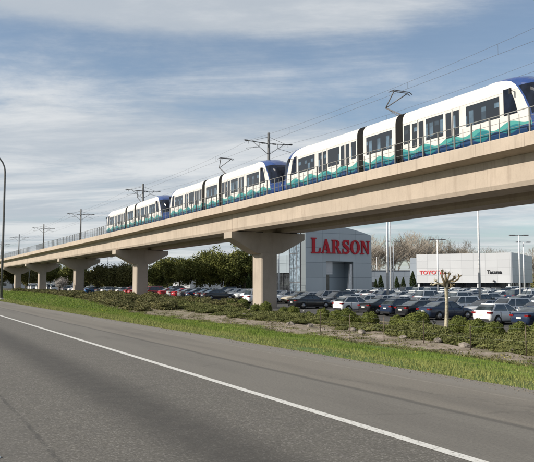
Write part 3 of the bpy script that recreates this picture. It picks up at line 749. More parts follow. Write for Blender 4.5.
MATK = {'glass': 'car_glass', 'tyre': 'black', 'head': 'headlight', 'tail': 'taillight', 'plate': 'plate'}
CP = {k: car_parts(k) for k in ('sedan','suv','hatchback','van')}
meshcache = {}
def car_mesh_parts(kind, colr):
    key = (kind, colr)
    if key not in meshcache:
        L_ = []
        for p in CP[kind]:
            nm, mb, mk = p[:3]; k2 = (kind, nm, id(mb), colr if mk == 'paint' else '')
            if k2 not in meshcache:
                mats = [MP[colr], M['dark_trim']] if mk == 'paint' else [M[MATK[mk]]]
                meshcache[k2] = mb.mesh(nm, mats)
                if len(p) > 3: meshcache[k2+('r',)] = p[3].mesh('rim', M['rim'])
            L_.append((nm, meshcache[k2], meshcache.get(k2+('r',))))
        meshcache[key] = L_
    return meshcache[key]
def car_joined(kind, colr):
    key = ('J', kind, colr)
    if key not in meshcache:
        j = MB(); order = ['paint','glass','tyre','head','tail','plate']
        mats = [MP[colr], M['car_glass'], M['black'], M['headlight'], M['taillight'], M['plate'], M['dark_trim'], M['rim']]
        for p in CP[kind]:
            o = len(j.v); j.v += p[1].v
            for f, m_, s_ in zip(p[1].f, p[1].m, p[1].sm): j.f.append(tuple(i+o for i in f)); j.m.append(6 if m_ == 1 else order.index(p[2])); j.sm.append(s_)
            if len(p) > 3:
                o = len(j.v); j.v += p[3].v
                for f in p[3].f: j.f.append(tuple(i+o for i in f)); j.m.append(7); j.sm.append(False)
        meshcache[key] = j.mesh('parked_car', mats)
    return meshcache[key]
def put_car(x, y, rz, kind, colr, label, group, detail):
    loc = (x, y, lot_z(y)+.005)
    if detail:
        r = thing('parked_car', label, 'car', loc, rz, group)
        for nm, me, rim in car_mesh_parts(kind, colr):
            o = link(nm, me, r)
            if rim: link('rim', rim, o)
        return r
    return tag(link('parked_car', car_joined(kind, colr), None, loc, rz), label, 'car', group)
def nth(n):
    base = ['first','second','third','fourth','fifth','sixth','seventh','eighth','ninth','tenth','eleventh','twelfth','thirteenth','fourteenth','fifteenth','sixteenth','seventeenth','eighteenth','nineteenth','twentieth']
    if n <= 20: return base[n-1]
    return ['twenty','thirty','forty','fifty'][n//10-2] + ('-' + base[n%10-1] if n % 10 else 'th').replace('tyth','tieth')
# front row, tails to the road
front = [(28.2,'suv','grey'),(31.1,'sedan','black'),(33.9,'sedan','navy'),(37.9,'hatchback','white'),(43.7,'sedan','navy'),(46.4,'sedan','black'),(49.2,'hatchback','navy'),(52.0,'sedan','black'),(56.4,'hatchback','white'),
         (64.8,'sedan','black'),(76.3,'suv','white'),(89.2,'sedan','black'),(92.1,'sedan','black'),(95.0,'sedan','navy'),(98.3,'sedan','grey'),(101.4,'sedan','red'),(104.4,'hatchback','silver'),(107.5,'sedan','red'),
         (113.8,'suv','red'),(118,'suv','white'),(124,'sedan','red'),(127.2,'hatchback','red'),(133,'hatchback','white'),(136.5,'sedan','grey'),(145,'hatchback','white'),(148.5,'sedan','grey'),(157,'sedan','blue'),(160,'hatchback','white'),(170,'sedan','white'),(175,'sedan','white'),(183,'suv','silver'),
         (196,'van','white'),(200,'van','white'),(213,'van','white'),(217,'van','white'),(228,'van','white'),(231.5,'van','white')]
cnt = {}
for i, (s, k, c_) in enumerate(front):
    x = 39.4 + random.uniform(-.15,.15); rz = random.uniform(-.03,.03)
    if s == 37.9: rz = .10
    n = cnt[(k,c_)] = cnt.get((k,c_),0)+1
    put_car(x, s, rz, k, c_, '%s %s %s from the right in the front row nearest the road' % (nth(n), c_, k), 'cars parked in the front row of the lot', s < 112)
blocked = [(55.2, 91.5, 72, 128), (75, 116, 101, 140), (98, 102, 128, 150)]
pal = ['white']*38 + ['silver']*7 + ['black']*4 + ['grey']*4 + ['navy']*3 + ['red','beige','blue','silver','white']
kinds = ['sedan']*7 + ['suv']*3 + ['hatchback']*3
rows = [(44.6, 33.5, 190, -1), (59.8, 46, 90, 1), (64.6, 50, 90, -1), (75.8, 58, 110, 1), (80.6, 60, 98, -1), (91.5, 70, 108, 1), (96.3, 74, 104, -1), (105, 80, 100, 1)]
total = len(front)
for ri, (xr, ya, yb, dr) in enumerate(rows):
    y = ya; cnt = {}
    rng_ = random.Random(40+ri)
    rowname = ['second','third','fourth','fifth','sixth','seventh','eighth','ninth'][ri]
    while y < yb:
        y += 2.85
        if rng_.random() < (.04 if y < 110 else .3): continue
        if any(a-3 < xr < c_+3 and b-3 < y < d_+3 for a, b, c_, d_ in blocked): continue
        px = sx(xr, y)
        if px > 570: continue
        k, c_ = rng_.choice(kinds), rng_.choice(pal)
        if ri == 0 and y < 62: c_ = rng_.choice(['white','white','white','white','white','silver','silver','black']); 
        n = cnt[(k,c_)] = cnt.get((k,c_),0)+1
        rz = (0 if dr > 0 else PI) + rng_.uniform(-.03,.03)
        put_car(xr+rng_.uniform(-.2,.2), y, rz, k, c_, '%s %s %s from the right in the %s row of the car lot' % (nth(n), c_, k, rowname), 'cars parked in the %s row of the lot' % rowname, ri == 0 and y < 82); total += 1
print('cars', total)

# ------------------------------------------------------------------ buildings
def serif_letter(ch):
    """list of polygons in a unit-height box; returns polys, advance"""
    P = []; B_ = lambda x0,x1,y0,y1: P.append([(x0,y0),(x1,y0),(x1,y1),(x0,y1)])
    if ch == 'L':
        B_(.10,.34,.06,.94); B_(.0,.46,.93,1.); B_(0,.80,0,.075); P.append([(.62,.07),(.80,.07),(.82,.36),(.76,.36),(.72,.18)]); return P, .86
    if ch == 'A':
        P.append([(.40,1.02),(.54,1.02),(.20,.05),(.10,.05)]); P.append([(.38,1.0),(.56,1.0),(.88,.05),(.60,.05)]); B_(.24,.66,.27,.35); B_(0,.30,0,.065); B_(.48,1.0,0,.065); return P, 1.0
    if ch == 'R':
        B_(.10,.34,.05,.95); B_(0,.44,0,.065); B_(0,.42,.935,1.0)
        n = 10; cx, cy = .42, .725
        for k in range(n):
            a0, a1 = -PI/2+PI*k/n, -PI/2+PI*(k+1)/n
            P.append([(cx+.12*math.cos(a0), cy+.20*math.sin(a0)),(cx+.36*math.cos(a0), cy+.275*math.sin(a0)),(cx+.36*math.cos(a1), cy+.275*math.sin(a1)),(cx+.12*math.cos(a1), cy+.20*math.sin(a1))])
        B_(.32,.425,.925,1.0); B_(.32,.425,.45,.525); P.append([(.42,.47),(.62,.50),(.90,.06),(.66,.06)]); B_(.62,1.0,0,.065); return P, 1.0
    if ch == 'S':
        sp = [(.66,.80,.05),(.58,.92,.06),(.40,.96,.06),(.22,.90,.09),(.15,.76,.11),(.24,.62,.13),(.42,.51,.135),(.60,.40,.13),(.68,.25,.11),(.60,.11,.09),(.42,.04,.06),(.22,.07,.055),(.10,.22,.045)]
        for a, b in zip(sp[:-1], sp[1:]):
            d = Vector((b[0]-a[0], b[1]-a[1])).normalized(); nrm = Vector((-d.y, d.x))
            e = d*.012
            P.append([(a[0]-nrm.x*a[2]-e.x,a[1]-nrm.y*a[2]-e.y),(b[0]-nrm.x*b[2]+e.x,b[1]-nrm.y*b[2]+e.y),(b[0]+nrm.x*b[2]+e.x,b[1]+nrm.y*b[2]+e.y),(a[0]+nrm.x*a[2]-e.x,a[1]+nrm.y*a[2]-e.y)])
        P.append([(.62,.66),(.70,.66),(.72,1.0),(.64,1.0)]); P.append([(.06,0),(.13,0),(.15,.36),(.07,.36)]); return P, .82
    if ch == 'O':
        n = 22
        for k in range(n):
            a0, a1 = 2*PI*k/n, 2*PI*(k+1)/n
            P.append([(.5+.24*math.cos(a0),.5+.44*math.sin(a0)),(.5+.49*math.cos(a0),.5+.52*math.sin(a0)),(.5+.49*math.cos(a1),.5+.52*math.sin(a1)),(.5+.24*math.cos(a1),.5+.44*math.sin(a1))])
        return P, 1.0
    if ch == 'N':
        B_(.14,.24,.05,.95); B_(.78,.88,.0,.95); P.append([(.08,1.0),(.34,1.0),(.88,0.0),(.74,0.0),(.12,.93)]); B_(0,.38,0,.065); B_(.64,1.02,.935,1.0); B_(0,.20,.935,1.0); return P, 1.02
def showroom():
    Y0 = 94.2; z0 = -.4
    b = thing('car_showroom', 'silver panelled showroom with curved roofline and big red LARSON letters', 'showroom', (56.4, Y0, 0))
    top = lambda x: 11.3 - .0135*(max(0, x-1.6))**2
    W_ = 12.65; OX0, OX1, OZ = 3.8, 9.0, 5.3
    f = MB()
    xs2 = [0,1.3,2.6,OX0] 
    def col_(x0, x1, zb, n=4):
        pts = [(lerp(x0,x1,k/n), top(lerp(x0,x1,k/n))) for k in range(n+1)]
        f.prism([(x0,zb)] + [(x1,zb)] + pts[::-1], 1, 0, 1.4)
    col_(0, OX0, z0); col_(OX0, OX1, OZ); col_(OX1, W_, z0)
    f.build('portal_wall', M['silver_panel'], b)
    bk = MB(); bk.box(.3, W_-.3, 1.42, 26, z0, 8.2); bk.box(-.2+.3, 4, 4.0, 34, z0, 6.45)
    # recess cut visually by a deep reveal in front of the main block
    bk = MB(); bk.box(OX1+.02, W_-.25, 1.42, 26, z0, 9.0); bk.box(.3, OX1+.02, 2.6, 26, z0, 9.0); bk.box(.3, OX1+.02, 1.42, 2.6, 5.32, 9.0); bk.box(.3, OX0-.4, 1.42, 3.6, z0, 5.3)
    bk.build('main_block', M['silver_side'], b)
    e = MB(); e.box(OX0-.38, 5.3, 1.45, 1.55, z0+.05, 3.2); e.build('entrance_glass', M['shop_glass'], b)
    MB().box(OX0-.38, 5.3, .5, 1.5, 3.22, 5.29).build('entrance_fascia', M['white_panel'], b)
    MB().prism([(OX1-1.0,z0),(OX1-.1,z0),(OX1-.08,4.9),(OX1-.35,4.9)], 1, .25, .6).build('white_fin', M['pole_white'], b)
    gb = MB(); gb.box(-.08, .25, 1.42, 4.9, z0, 11.0); gb.build('corner_glass', M['sky_glass'], b)
    mu = MB()
    for y in np.arange(1.45, 5, 1.15): mu.box(-.13, .0, y-.04, y+.04, z0, 11.0)
    for z in (1.95,4.3,6.6,8.9): mu.box(-.125, .0, 1.42, 4.9, z-.04, z+.04)
    mu.build('mullions', M['lamp_grey'], b)
    wg = MB(); wg.box(-.05,.3, 4.92, 30, 3.5, 6.45); wg.box(.05,.3,4.92,30,z0,.4); wg.build('side_wing', M['silver_side'], b)
    MB().box(.12,.29,4.92,30,.4,3.5).build('wing_windows', M['shop_glass'], b)
    mm = MB()
    for y in np.arange(5.2, 30, 2.2): mm.box(.02,.14,y-.05,y+.05,.4,3.5)
    mm.build('wing_mullions', M['lamp_grey'], b)
    # lettering
    x = .98; H = 2.3
    for ch in 'LARSON':
        k_ = 1.06 if ch == 'L' else .96
        P, adv = serif_letter(ch); m = MB()
        for i, pl in enumerate(P):
            m.prism([(x + px*H*.86*k_, 6.55 + pz*H*k_) for px, pz in pl], 1, -.20-.0021*(i % 5), -.0)
        lo = m.build('sign_letter', M['sign_red'], b); lo['label'] = 'big red serif letter %s' % ch
        x += adv*H*.86*k_ + .06
    print('LARSON end', x)
showroom()
def text_mesh(body, size, ext, bold=0., name='sign_letters'):
    cu = bpy.data.curves.new('t', 'FONT'); cu.body = body; cu.size = size; cu.extrude = ext*.4; cu.offset = bold; cu.resolution_u = 4
    o = bpy.data.objects.new('t', cu); col.objects.link(o); dg = bpy.context.evaluated_depsgraph_get(); dg.update()
    me = bpy.data.meshes.new_from_object(o.evaluated_get(dg)); bpy.data.objects.remove(o); me.name = name; return me
def white_showroom():
    x0, y0 = at(510.5, 150); x1, y1 = at(416.3, 160.5)
    L = math.hypot(x1-x0, y1-y0); ang = math.atan2(y0-y1, x0-x1)   # local +x from left end to right corner
    b = thing('white_showroom', 'white box showroom with red and black lettering above dark ground floor glass', 'showroom', (x1, y1, 0), ang)
    top, sof, z0 = 8.45, 1.95, -.45
    MB().box(0, L, 0, .4, sof, top).build('front_wall', M['white_panel'], b)
    MB().box(L-.002, L+.3, -.0, 24, sof, top).build('end_wall', M['white_side_shade'], b)
    MB().box(.05, L-.05, .42, 24, sof+.02, top-.25).build('roof_block', M['grey_panel'], b)
    MB().box(.3, L-.6, 1.8, 23, z0, sof+.015).build('ground_floor_glass', M['shop_glass'], b)
    for x in np.arange(.3, L, 2.1): MB().box(x-.05, x+.05, 1.68, 1.8, z0, sof).build('mullion', M['lamp_grey'], b)
    for y in np.arange(2, 23, 2.6): MB().box(L-.62, L-.5, y-.05, y+.05, z0, sof).build('mullion', M['lamp_grey'], b)
    for x in (.4, L*.33, L*.66, L-.5): MB().box(x-.18, x+.18, .3, .66, z0, sof).build('column', M['pole_white'], b)
    for y in (8, 16, 23): MB().box(L-.5, L-.14, y, y+.36, z0, sof).build('column', M['pole_white'], b)
    MB().box(-1.6, -.01, .3, 10, z0, 7.7).build('grey_end_pier', M['grey_panel'], b)
    def put(body, u, z, wid, hgt, m_, bold, tk):
        me = text_mesh(body, 1., .05, bold); xs_ = [v.co.x for v in me.vertices]; zs_ = [v.co.y for v in me.vertices]
        kx, kz = wid/(max(xs_)-min(xs_)), hgt/(max(zs_)-min(zs_))
        for v in me.vertices: v.co = ((v.co.x-min(xs_))*kx, -v.co.z-.06, (v.co.y-min(zs_))*kz)
        me.materials.append(m_); me.update()
        o = link('sign_letters', me, b, (u, 0, z)); o['label'] = tk
    put('TOYOTA', .7, 3.85, 5.6, .9, M['sign_red2'], .022, 'red sign letters at left')
    put('Tacoma', 15.8, 3.85, 3.1, .86, M['sign_black'], .028, 'black sign letters at right')
    MB().tube([(17.2,-.05,2.35),(17.2,-.35,2.35)], .22, 10).build('wall_light', M['lamp_grey'], b)
white_showroom()
def block(name, lab, px0, Z0, px1, Z1, depth, h, m_, extra=None):
    x0, y0 = at(px0, Z0); x1, y1 = at(px1, Z1); L = math.hypot(x1-x0, y1-y0); ang = math.atan2(y1-y0, x1-x0)
    b = thing(name, lab, 'building', (x0, y0, 0), ang)
    MB().box(0, L, 0, depth, -.5, h).build('walls', m_, b); MB().box(-.1, L+.1, -.1, depth+.1, h, h+.18).build('roof_edge', M['lamp_grey'], b)
    if extra:
        for u0, u1, z0, z1 in extra(L): MB().box(u0, u1, -.03, .1, z0, z1).build('window', M['shop_glass'], b)
    return b
block('service_building', 'low grey panelled building between the silver and white showrooms', 360, 163, 410.5, 163, 8, 4.7, M['grey_panel'],
      lambda L: [(1.5,3.2,-.4,2.2),(8.8,9.8,-.4,1.7)])
block('warehouse', 'pale warehouse wall glimpsed behind the dark trees left of the largest pier', 190, 262, 224, 268, 20, 3.2, M['white_panel'])
block('office_building', 'low white building glimpsed beyond the vans at far left', -30, 330, 100, 345, 20, 3.6, M['white_panel'], lambda L: [(k, k+2.5, .8, 2.) for k in np.arange(2, L-3, 6)])

# ------------------------------------------------------------------ lamps and poles
def lot_lamp(px, Z, h, lab, rot=0.):
    x, y = at(px, Z); z0 = lot_z(y)
    t_ = thing('lot_lamp', lab, 'lamp post', (x, y, z0), -ALPHA+rot, 'white lamp posts in the car lot')
    MB().tube([(0,0,.0),(0,0,.7)], .28, 12).build('base', M['kerb'], t_)
    MB().tube([(0,0,.7),(0,0,h)], [.11,.085], 10).build('pole', M['pole_white'], t_)
    a = MB(); a.tube([(-.9,0,h+.02),(.9,0,h+.02)], .04, 6); ao = a.build('arm', M['lamp_grey'], t_)
    for sg in (-1,1): m = MB(); m.box(*sorted((sg*.55,sg*1.25)), -.18, .18, h-.04, h+.10); m.build('lamp_head', M['lamp_grey'], ao)
    for sg in (-1,1): MB().box(*sorted((sg*.62,sg*1.18)), -.14, .14, h-.055, h-.041).build('lens', M['headlight'], ao)
lot_lamp(437.5, 106, 9.0, 'white twin-head lamp post behind the bare knobbly tree, over the red lettering')
lot_lamp(519.3, 93, 9.0, 'taller left one of the two white lamp posts at right edge')
lot_lamp(523.6, 114, 9.1, 'shorter right one of the two white lamp posts at right edge', .2)
lot_lamp(393.3, 116, 9.2, 'white lamp post with twin heads beside the pair of tall white poles', .1)
lot_lamp(376.5, 178, 8.9, 'small distant white lamp post just right of the silver showroom')
lot_lamp(278.6, 100, 9.0, 'white lamp post beside the large pier, left of the silver showroom')
lot_lamp(29.5, 240, 8.0, 'white lamp post far left among the white vans')
lot_lamp(107.5, 168, 8.5, 'white lamp post under the dark tree between second and third piers')
def tall_pole(px, Z, h, r, lab):
    x, y = at(px, Z); z0 = lot_z(y)
    t_ = thing('flagpole', lab, 'flagpole', (x, y, z0), 0, 'tall white flagpoles in the car lot')
    MB().tube([(0,0,0),(0,0,.25)], r*2.4, 14).build('base', M['kerb'], t_); MB().tube([(0,0,.2),(0,0,h)], [r, r*.6], 12).build('pole', M['pole_white'], t_)
    MB().tube([(0,0,h),(0,0,h+.12),(0,0,h+.2)], [r*.8,r*1.2,r*.4], 10).build('finial', M['pole_white'], t_)
tall_pole(387.4, 84, 14.5, .15, 'thick tall white pole right of the silver showroom, front one of a pair')
tall_pole(390.4, 97, 15, .13, 'thinner tall white pole right of the silver showroom, rear one of a pair')
tall_pole(479.0, 71, 13.0, .13, 'tall white pole standing before the white showroom, left of its black lettering')
# highway lamp at left edge
hx, hy = 10.0, 80.5
t_ = thing('highway_lamp', 'tall curved-arm highway lamp at the left edge of the picture', 'street lamp', (hx, hy, -.1))
pts = [(0,0,0),(.02,0,7),(.03,0,14.0)] + [(.03 - 2.1*(1-math.cos(a)), 0, 14.0 + 2.1*math.sin(a)) for a in [k*PI/12 for k in range(1, 7)]] + [(-2.8,0,16.05)]
MB().tube([(0,0,0),(0,0,.3)], .3, 12).build('base', M['kerb'], t_)
MB().tube(pts, [.14,.12,.10]+[.085]*6+[.07], 10).build('pole', M['pole_dark'], t_)
hd = MB(); hd.loft([[(x-.4, y*wd, 15.98+z*k) for y, z in ((-.16,0),(.16,0),(.14,.12),(-.14,.12))] for x, wd, k in ((-2.3,.6,.6),(-2.6,1,1),(-3.0,1,1),(-3.15,.5,.5))]); hd.build('lamp_head', M['lamp_grey'], t_)

# low wire fence at the foot of the bank
fx = 19.9; fs = [12.5 + 2.75*k for k in range(8)]
fy0 = fs[0]
t_ = thing('wire_fence', 'low wire fence with thin rusty posts between the grass and the planted bank', 'fence', (fx, fy0, 0))
for s in fs:
    z = ground_z(fx, s); p = MB(); lean = random.uniform(-.03,.03); p.tube([(0,0,z-.1),(lean,lean*.7,z+1.05)], .02, 6); p.build('post', M['rust_post'], t_, (0, s-fy0, 0))
for h in (.5,.95):
    p = MB(); p.tube([(0, s-fy0, ground_z(fx, s)+h) for s in fs], .0022, 4); p.build('wire', M['galv'], t_)
for px, Z in ((433.5, 40), (304, 53), (212, 68)):
    x, y = at(px, Z); z = ground_z(x, y)
    g_ = thing('ground_spotlight', 'small pale spotlight on a short stake among the shrubs, ' + {433.5:'left of the bare knobbly tree', 304:'right of the large pier', 212:'left of the large pier'}[px], 'spotlight', (x, y, z), -ALPHA, 'spotlights among the shrubs')
    MB().tube([(0,0,-.1),(0,0,.42)], .03, 6).build('stake', M['galv'], g_); h = MB(); h.loft([[(.13*k*math.cos(a), -.02+d, .52+.13*k*math.sin(a)) for a in [j*PI/5 for j in range(10)]] for k, d in ((.6,-.12),(1,-.05),(1,.12),(.7,.16))]); h.build('lamp_head', M['galv'], g_); g_.scale = (.8,.8,.8)

# ------------------------------------------------------------------ vegetation
def leaf_cloud(n, pts_fn, size, mat, name, corners=4, flat=0.):
    P = np.array([pts_fn() for _ in range(n)]); th = np.random.randn(n, 3); th /= np.linalg.norm(th, axis=1)[:,None]
    a = np.random.randn(n, 3); a -= th*(a*th).sum(1)[:,None]; a /= np.linalg.norm(a, axis=1)[:,None]; b = np.cross(th, a)
    s = size*(.5+np.random.rand(n)); s = s[:,None]
    if corners == 3: V = np.stack([P - a*s*.5, P + a*s*.5, P + b*s*1.1], 1)
    else: V = np.stack([P - a*s*.35, P - b*s*.6, P + a*s*.35, P + b*s*.6], 1)
    return np_mesh(name, V.reshape(-1,3), corners, mat)
def merge_meshes(name, parts, mats):
    import bmesh
    bm = bmesh.new()
    for me, mi in parts:
        n0 = len(bm.faces); bm.from_mesh(me); bm.faces.ensure_lookup_table()
        for f in bm.faces[n0:]: f.material_index = mi
    out = bpy.data.meshes.new(name); bm.to_mesh(out); bm.free()
    for m_ in mats: out.materials.append(m_)
    return out
def shrub_mesh(name, rx, rz, mat, n, leaf, rough, seed):
    rnd = random.Random(seed); off = rnd.uniform(0, 50)
    def rad(d): return 1 + rough*noise.noise((d.x*1.6+off, d.y*1.6, d.z*1.6)) + rough*.6*noise.noise((d.x*4+off, d.y*4, d.z*4))
    core = MB(); rings = []
    for i in range(9):
        ph = i/8*PI/2*1.25 - .4; ring = []
        for k in range(16):
            a = 2*PI*k/16; d = Vector((math.cos(a)*math.cos(ph), math.sin(a)*math.cos(ph), math.sin(ph))); r = rad(d)*.86
            ring.append((d.x*rx*r, d.y*rx*r, rz*.38 + d.z*rz*.62*r))
        rings.append(ring)
    core.loft(rings, smooth=True); cm = core.mesh('c', mat)
    def pt():
        while True:
            d = Vector((rnd.gauss(0,1), rnd.gauss(0,1), rnd.gauss(0,1))).normalized()
            if d.z > -.55: break
        r = rad(d)*(.86 + .16*rnd.random()**.6); return (d.x*rx*r, d.y*rx*r, rz*.38 + d.z*rz*.62*r)
    lm = leaf_cloud(n, pt, leaf, mat, 'l'); return merge_meshes(name, [(cm,0),(lm,0)], [mat])
balls = [shrub_mesh('clipped_shrub', .52, .92, M['box_shrub'], 3600, .05, .26, k) for k in range(3)]
mounds = [shrub_mesh('spreading_shrub', 1.15, .40, M['juniper'], 5200, .06, .55, 10+k) for k in range(4)]
scrubs = [shrub_mesh('scruffy_shrub', .95, .80, M['scrub'], 3200, .08, .55, 20+k) for k in range(4)]
def bed_pos(px, D):
    Z = 792.*D/(px+102); x, y = at(px, Z); return x, y
bl = [(283.7,27.5,1),(293,27.5,1),(322.7,26.8,1),(336,26.2,1.15),(347,26.4,1.1),(356,26.8,1.),(369.5,26.5,1.05),(396,26.6,1.0),(404.6,26.3,1.15),(417.6,26.2,1.2),(456.5,26.3,1.15),(475,25.6,1.15),(491,26,1.25),(517.6,25.9,1.15),(541,25.8,1.1),(189,30,1.3),(200,30,1.1),(231,29,1.15),(243,28.8,1.2),(255.5,28.5,1.2),(266,28.5,1.0),(560,26,1.1),(308,27.2,.8)]
rs0 = random.Random(77)
for i, (px, D, k) in enumerate(sorted(bl)):
    x, y = bed_pos(px, D); o = link('clipped_shrub', balls[i%3], None, (x, y, ground_z(x,y)-.05), random.uniform(0,6)); q1 = rs0.uniform(.75,1.08); o.scale = (k*q1*rs0.uniform(.9,1.1), k*q1, k*q1*rs0.uniform(.72,.95))
    tag(o, 'rounded clipped green shrub, %s from the left in the row before the parked cars' % nth(i+1), 'shrub', 'clipped ball shrubs in front of the cars')
ml = [(380,23.6,1.0),(366,23.4,.7),(407,22.8,1.1),(419,22.4,1.2),(432,22.2,1.0),(426,23.8,1.0),(453.5,21.8,.75),(470,22.2,.95),(484,22.9,.85),(491,21.9,.7),(503,23.2,1.0),(514,22.8,1.2),(527,22.6,1.3),(512,21.2,.8),(541,22.2,1.3),(556,23.,1.2),(534,21.2,.75),(552,21.,.8),
      (392,24.2,.9),(350,24.0,.8),(338,23.6,.7),(326,24.0,.85),(314,24.2,1.0),(303,24.0,1.0),(291,24.4,1.05),(279,24.6,1.05),(268,24.6,1.),(257,25.0,.9),(246,24.6,.9),(297,22.4,.6),(277,22.2,.7),(262,22.4,.8),(248,22.6,.8),(236,24.2,1.1),(225,24.6,1.1),(214,24.8,1.1),(204,25.2,1.2),(236,22,.7),(222,22.4,.8),(208,22.8,.8),(194,25.4,1.2),(184,25.6,1.2),(174,26.2,1.2),(196,23.2,.8),(183,23.8,.8),(400,21.6,.5),(342,21.9,.5)]
ml = [(a, b-.35, c_*.9) for a, b, c_ in ml if a not in (491,552,400,418)]
for i, (px, D, k) in enumerate(sorted(ml)):
    x, y = bed_pos(px, D); o = link('spreading_shrub', mounds[i%4], None, (x, y, ground_z(x,y)-.06), random.uniform(0,6)); o.scale = (k, k*random.uniform(.8,1.1), k*random.uniform(1.0,1.5))
    tag(o, 'low spreading olive green shrub on the bank, %s from the left' % nth(i+1), 'shrub', 'low spreading shrubs on the bank')
rs = random.Random(5); sc_list = []
y = 60.
while y < 215:
    g0 = grass_edge(y); 
    for xx in (g0+.9+rs.uniform(0,.6), g0+3.+rs.uniform(-.5,.8), 27.5+rs.uniform(-.8,.8) if g0 < 25 else None, 30.0+rs.uniform(-.5,.4)):
        if xx is None: continue
        if rs.random() < (.45 if y < 78 else .16): continue
        sc_list.append((xx, y+rs.uniform(-.8,.8), rs.uniform(.75,1.25)))
    y += lerp(1.9, 3.6, clamp((y-70)/100,0,1))
sc_list.sort(key=lambda q_: sx(q_[0], q_[1]))
for i, (x, y, k) in enumerate(sc_list):
    o = link('scruffy_shrub', scrubs[i%4], None, (x, y, ground_z(x,y)-.06), rs.uniform(0,6)); o.scale = (k, k, k*rs.uniform(.75,1.1))
    band_ = int(clamp((sx(x,y))//40, 0, 5)); 
    tag(o, 'scruffy brown green shrub in the dense planting %s' % ['by the far left edge', 'around the fourth and third piers', 'around the third pier', 'between the third and second piers', 'just right of the second pier', 'left of the largest pier'][band_], 'shrub', 'dense scruffy shrubs below the guideway %d' % 0 if False else 'dense scruffy shrubs, ' + ['far left','fourth pier','third pier','between third and second piers','right of second pier','left of largest pier'][band_])
print('scrubs', len(sc_list))

def branchy(seed, h, levels, n_kids, spread, r0, minr, trunkfrac=.3, droop=0.):
    rnd = random.Random(seed); segs = []
    def grow(p, d, L, r, lv):
        n = 3; pts = [p]; rr = [r]
        for k in range(n):
            d = (d + Vector((rnd.gauss(0,.10), rnd.gauss(0,.10), rnd.gauss(0,.06)+.03))).normalized(); p = p + d*L/n; pts.append(p.copy()); rr.append(max(minr, r*(1-.45*(k+1)/n)))
        segs.append((pts, rr, lv))
        if lv >= levels: return
        for k in range(n_kids[lv]):
            u = rnd.uniform(.45, 1.) if lv else rnd.uniform(.5, 1.); q_ = pts[0].lerp(pts[-1], u) if k else pts[-1]
            a = rnd.uniform(0, 2*PI); ax_ = d.orthogonal().normalized(); ax_.rotate(Matrix.Rotation(a, 3, d)); nd = (d + ax_*spread*rnd.uniform(.5,1.3) + Vector((0,0,.12-droop))).normalized()
            grow(q_, nd, L*rnd.uniform(.58,.85), max(minr, rr[-1]*rnd.uniform(.55,.85)), lv+1)
    grow(Vector((0,0,-.2)), Vector((0,0,1)), h*trunkfrac, r0, 0)
    return segs
def bare_tree_meshes(seed, h):
    segs = branchy(seed, h, 5, [4,5,5,4,3], .62, .24, .024, .32); tr, cr = MB(), MB()
    for pts, rr, lv in segs:
        (tr if lv <= 1 else cr).tube(pts if lv < 4 else pts[::3] if len(pts) > 3 else pts, rr if lv < 4 else [rr[0], rr[-1]][:len(pts[::3])] , 6 if lv <= 1 else 3, 0, False)
    return tr.mesh('trunk', M['twig'], False), cr.mesh('crown', M['twig'], False)
def leafy_tree_meshes(seed, h, mat, n, leaf, wide=1., puff=.95):
    segs = branchy(seed, h, 3, [6,5,4], .85*wide, .22, .03, .30); tr = MB(); tips = []
    for pts, rr, lv in segs:
        if lv <= 2: tr.tube(pts, rr, 6 if lv < 2 else 4, 0, False)
        if lv >= 1: tips += [(p, lv) for p in pts[1:]]
    rnd = random.Random(seed)
    clumps = [(p + Vector((rnd.gauss(0,.3),rnd.gauss(0,.3),rnd.gauss(0,.25))), rnd.uniform(.45,1.)*puff) for p, lv in tips]
    def pt():
        c_, r = rnd.choice(clumps); d = Vector((rnd.gauss(0,1),rnd.gauss(0,1),rnd.gauss(0,.8))).normalized()*r*rnd.random()**.45; return tuple(c_+d)
    return tr.mesh('trunk', M['bark'], False), leaf_cloud(n, pt, leaf, mat, 'crown')
ev = [leafy_tree_meshes(50+k, 10.5, M['evergreen'], 22000, .26, 1.2, 1.25) for k in range(3)] + [leafy_tree_meshes(60+k, 8.5, M['evergreen2'], 19000, .26, 1.25, 1.2) for k in range(2)]
bare = [bare_tree_meshes(70+k, 15) for k in range(3)]
def put_tree(name, meshes, px, Z, k, lab, group, kz=1.):
    x, y = at(px, Z); t_ = thing(name, lab, 'tree', (x, y, lot_z(y) if x > 30 else ground_z(x, y)), random.uniform(0,6), group); t_.scale = (k, k, k*kz)
    link('trunk', meshes[0], t_); link('crown', meshes[1], t_); return t_
for i, (px, Z, k, m_) in enumerate([(168,150,.95,0),(181,138,.9,1),(196,128,1.0,2),(209,135,1.05,0),(221,125,.95,1),(233,130,1.05,2),(246,124,1.0,0),(259,130,1.,1),(157,160,.9,2)]):
    put_tree('evergreen_tree', ev[m_], px, Z, k, 'dense dark green tree between the largest and second piers, %s from the right' % nth([8,7,6,5,4,3,2,1,9][i]), 'dark trees between the largest and second piers')
for i, (px, Z, k, m_) in enumerate([(97,165,1.,3),(108,158,1.05,4),(121,160,1.05,3),(132,156,1.0,4),(86,185,.9,4)]):
    put_tree('evergreen_tree', ev[m_], px, Z, k, 'dull dark tree between the second and third piers, %s from the left' % nth([2,3,4,5,1][i]), 'dark trees between the second and third piers')
for i, (px, Z, k, m_) in enumerate([(-14,260,1.3,0),(2,255,1.2,3),(14,262,1.2,1),(26,250,1.15,4),(38,260,1.3,2),(50,240,1.2,0),(62,250,1.2,3),(74,235,1.2,1)]):
    put_tree('evergreen_tree', ev[m_], px, Z, k, 'far dark tree behind the white vans, %s from the left' % nth(i+1), 'far dark trees behind the white vans')
bl_ = leafy_tree_meshes(80, 5.2, M['blossom'], 3600, .13, .8, .55)
put_tree('blossom_tree', bl_, 59.5, 150, .95, 'small pale blossoming tree left of the third pier', None)
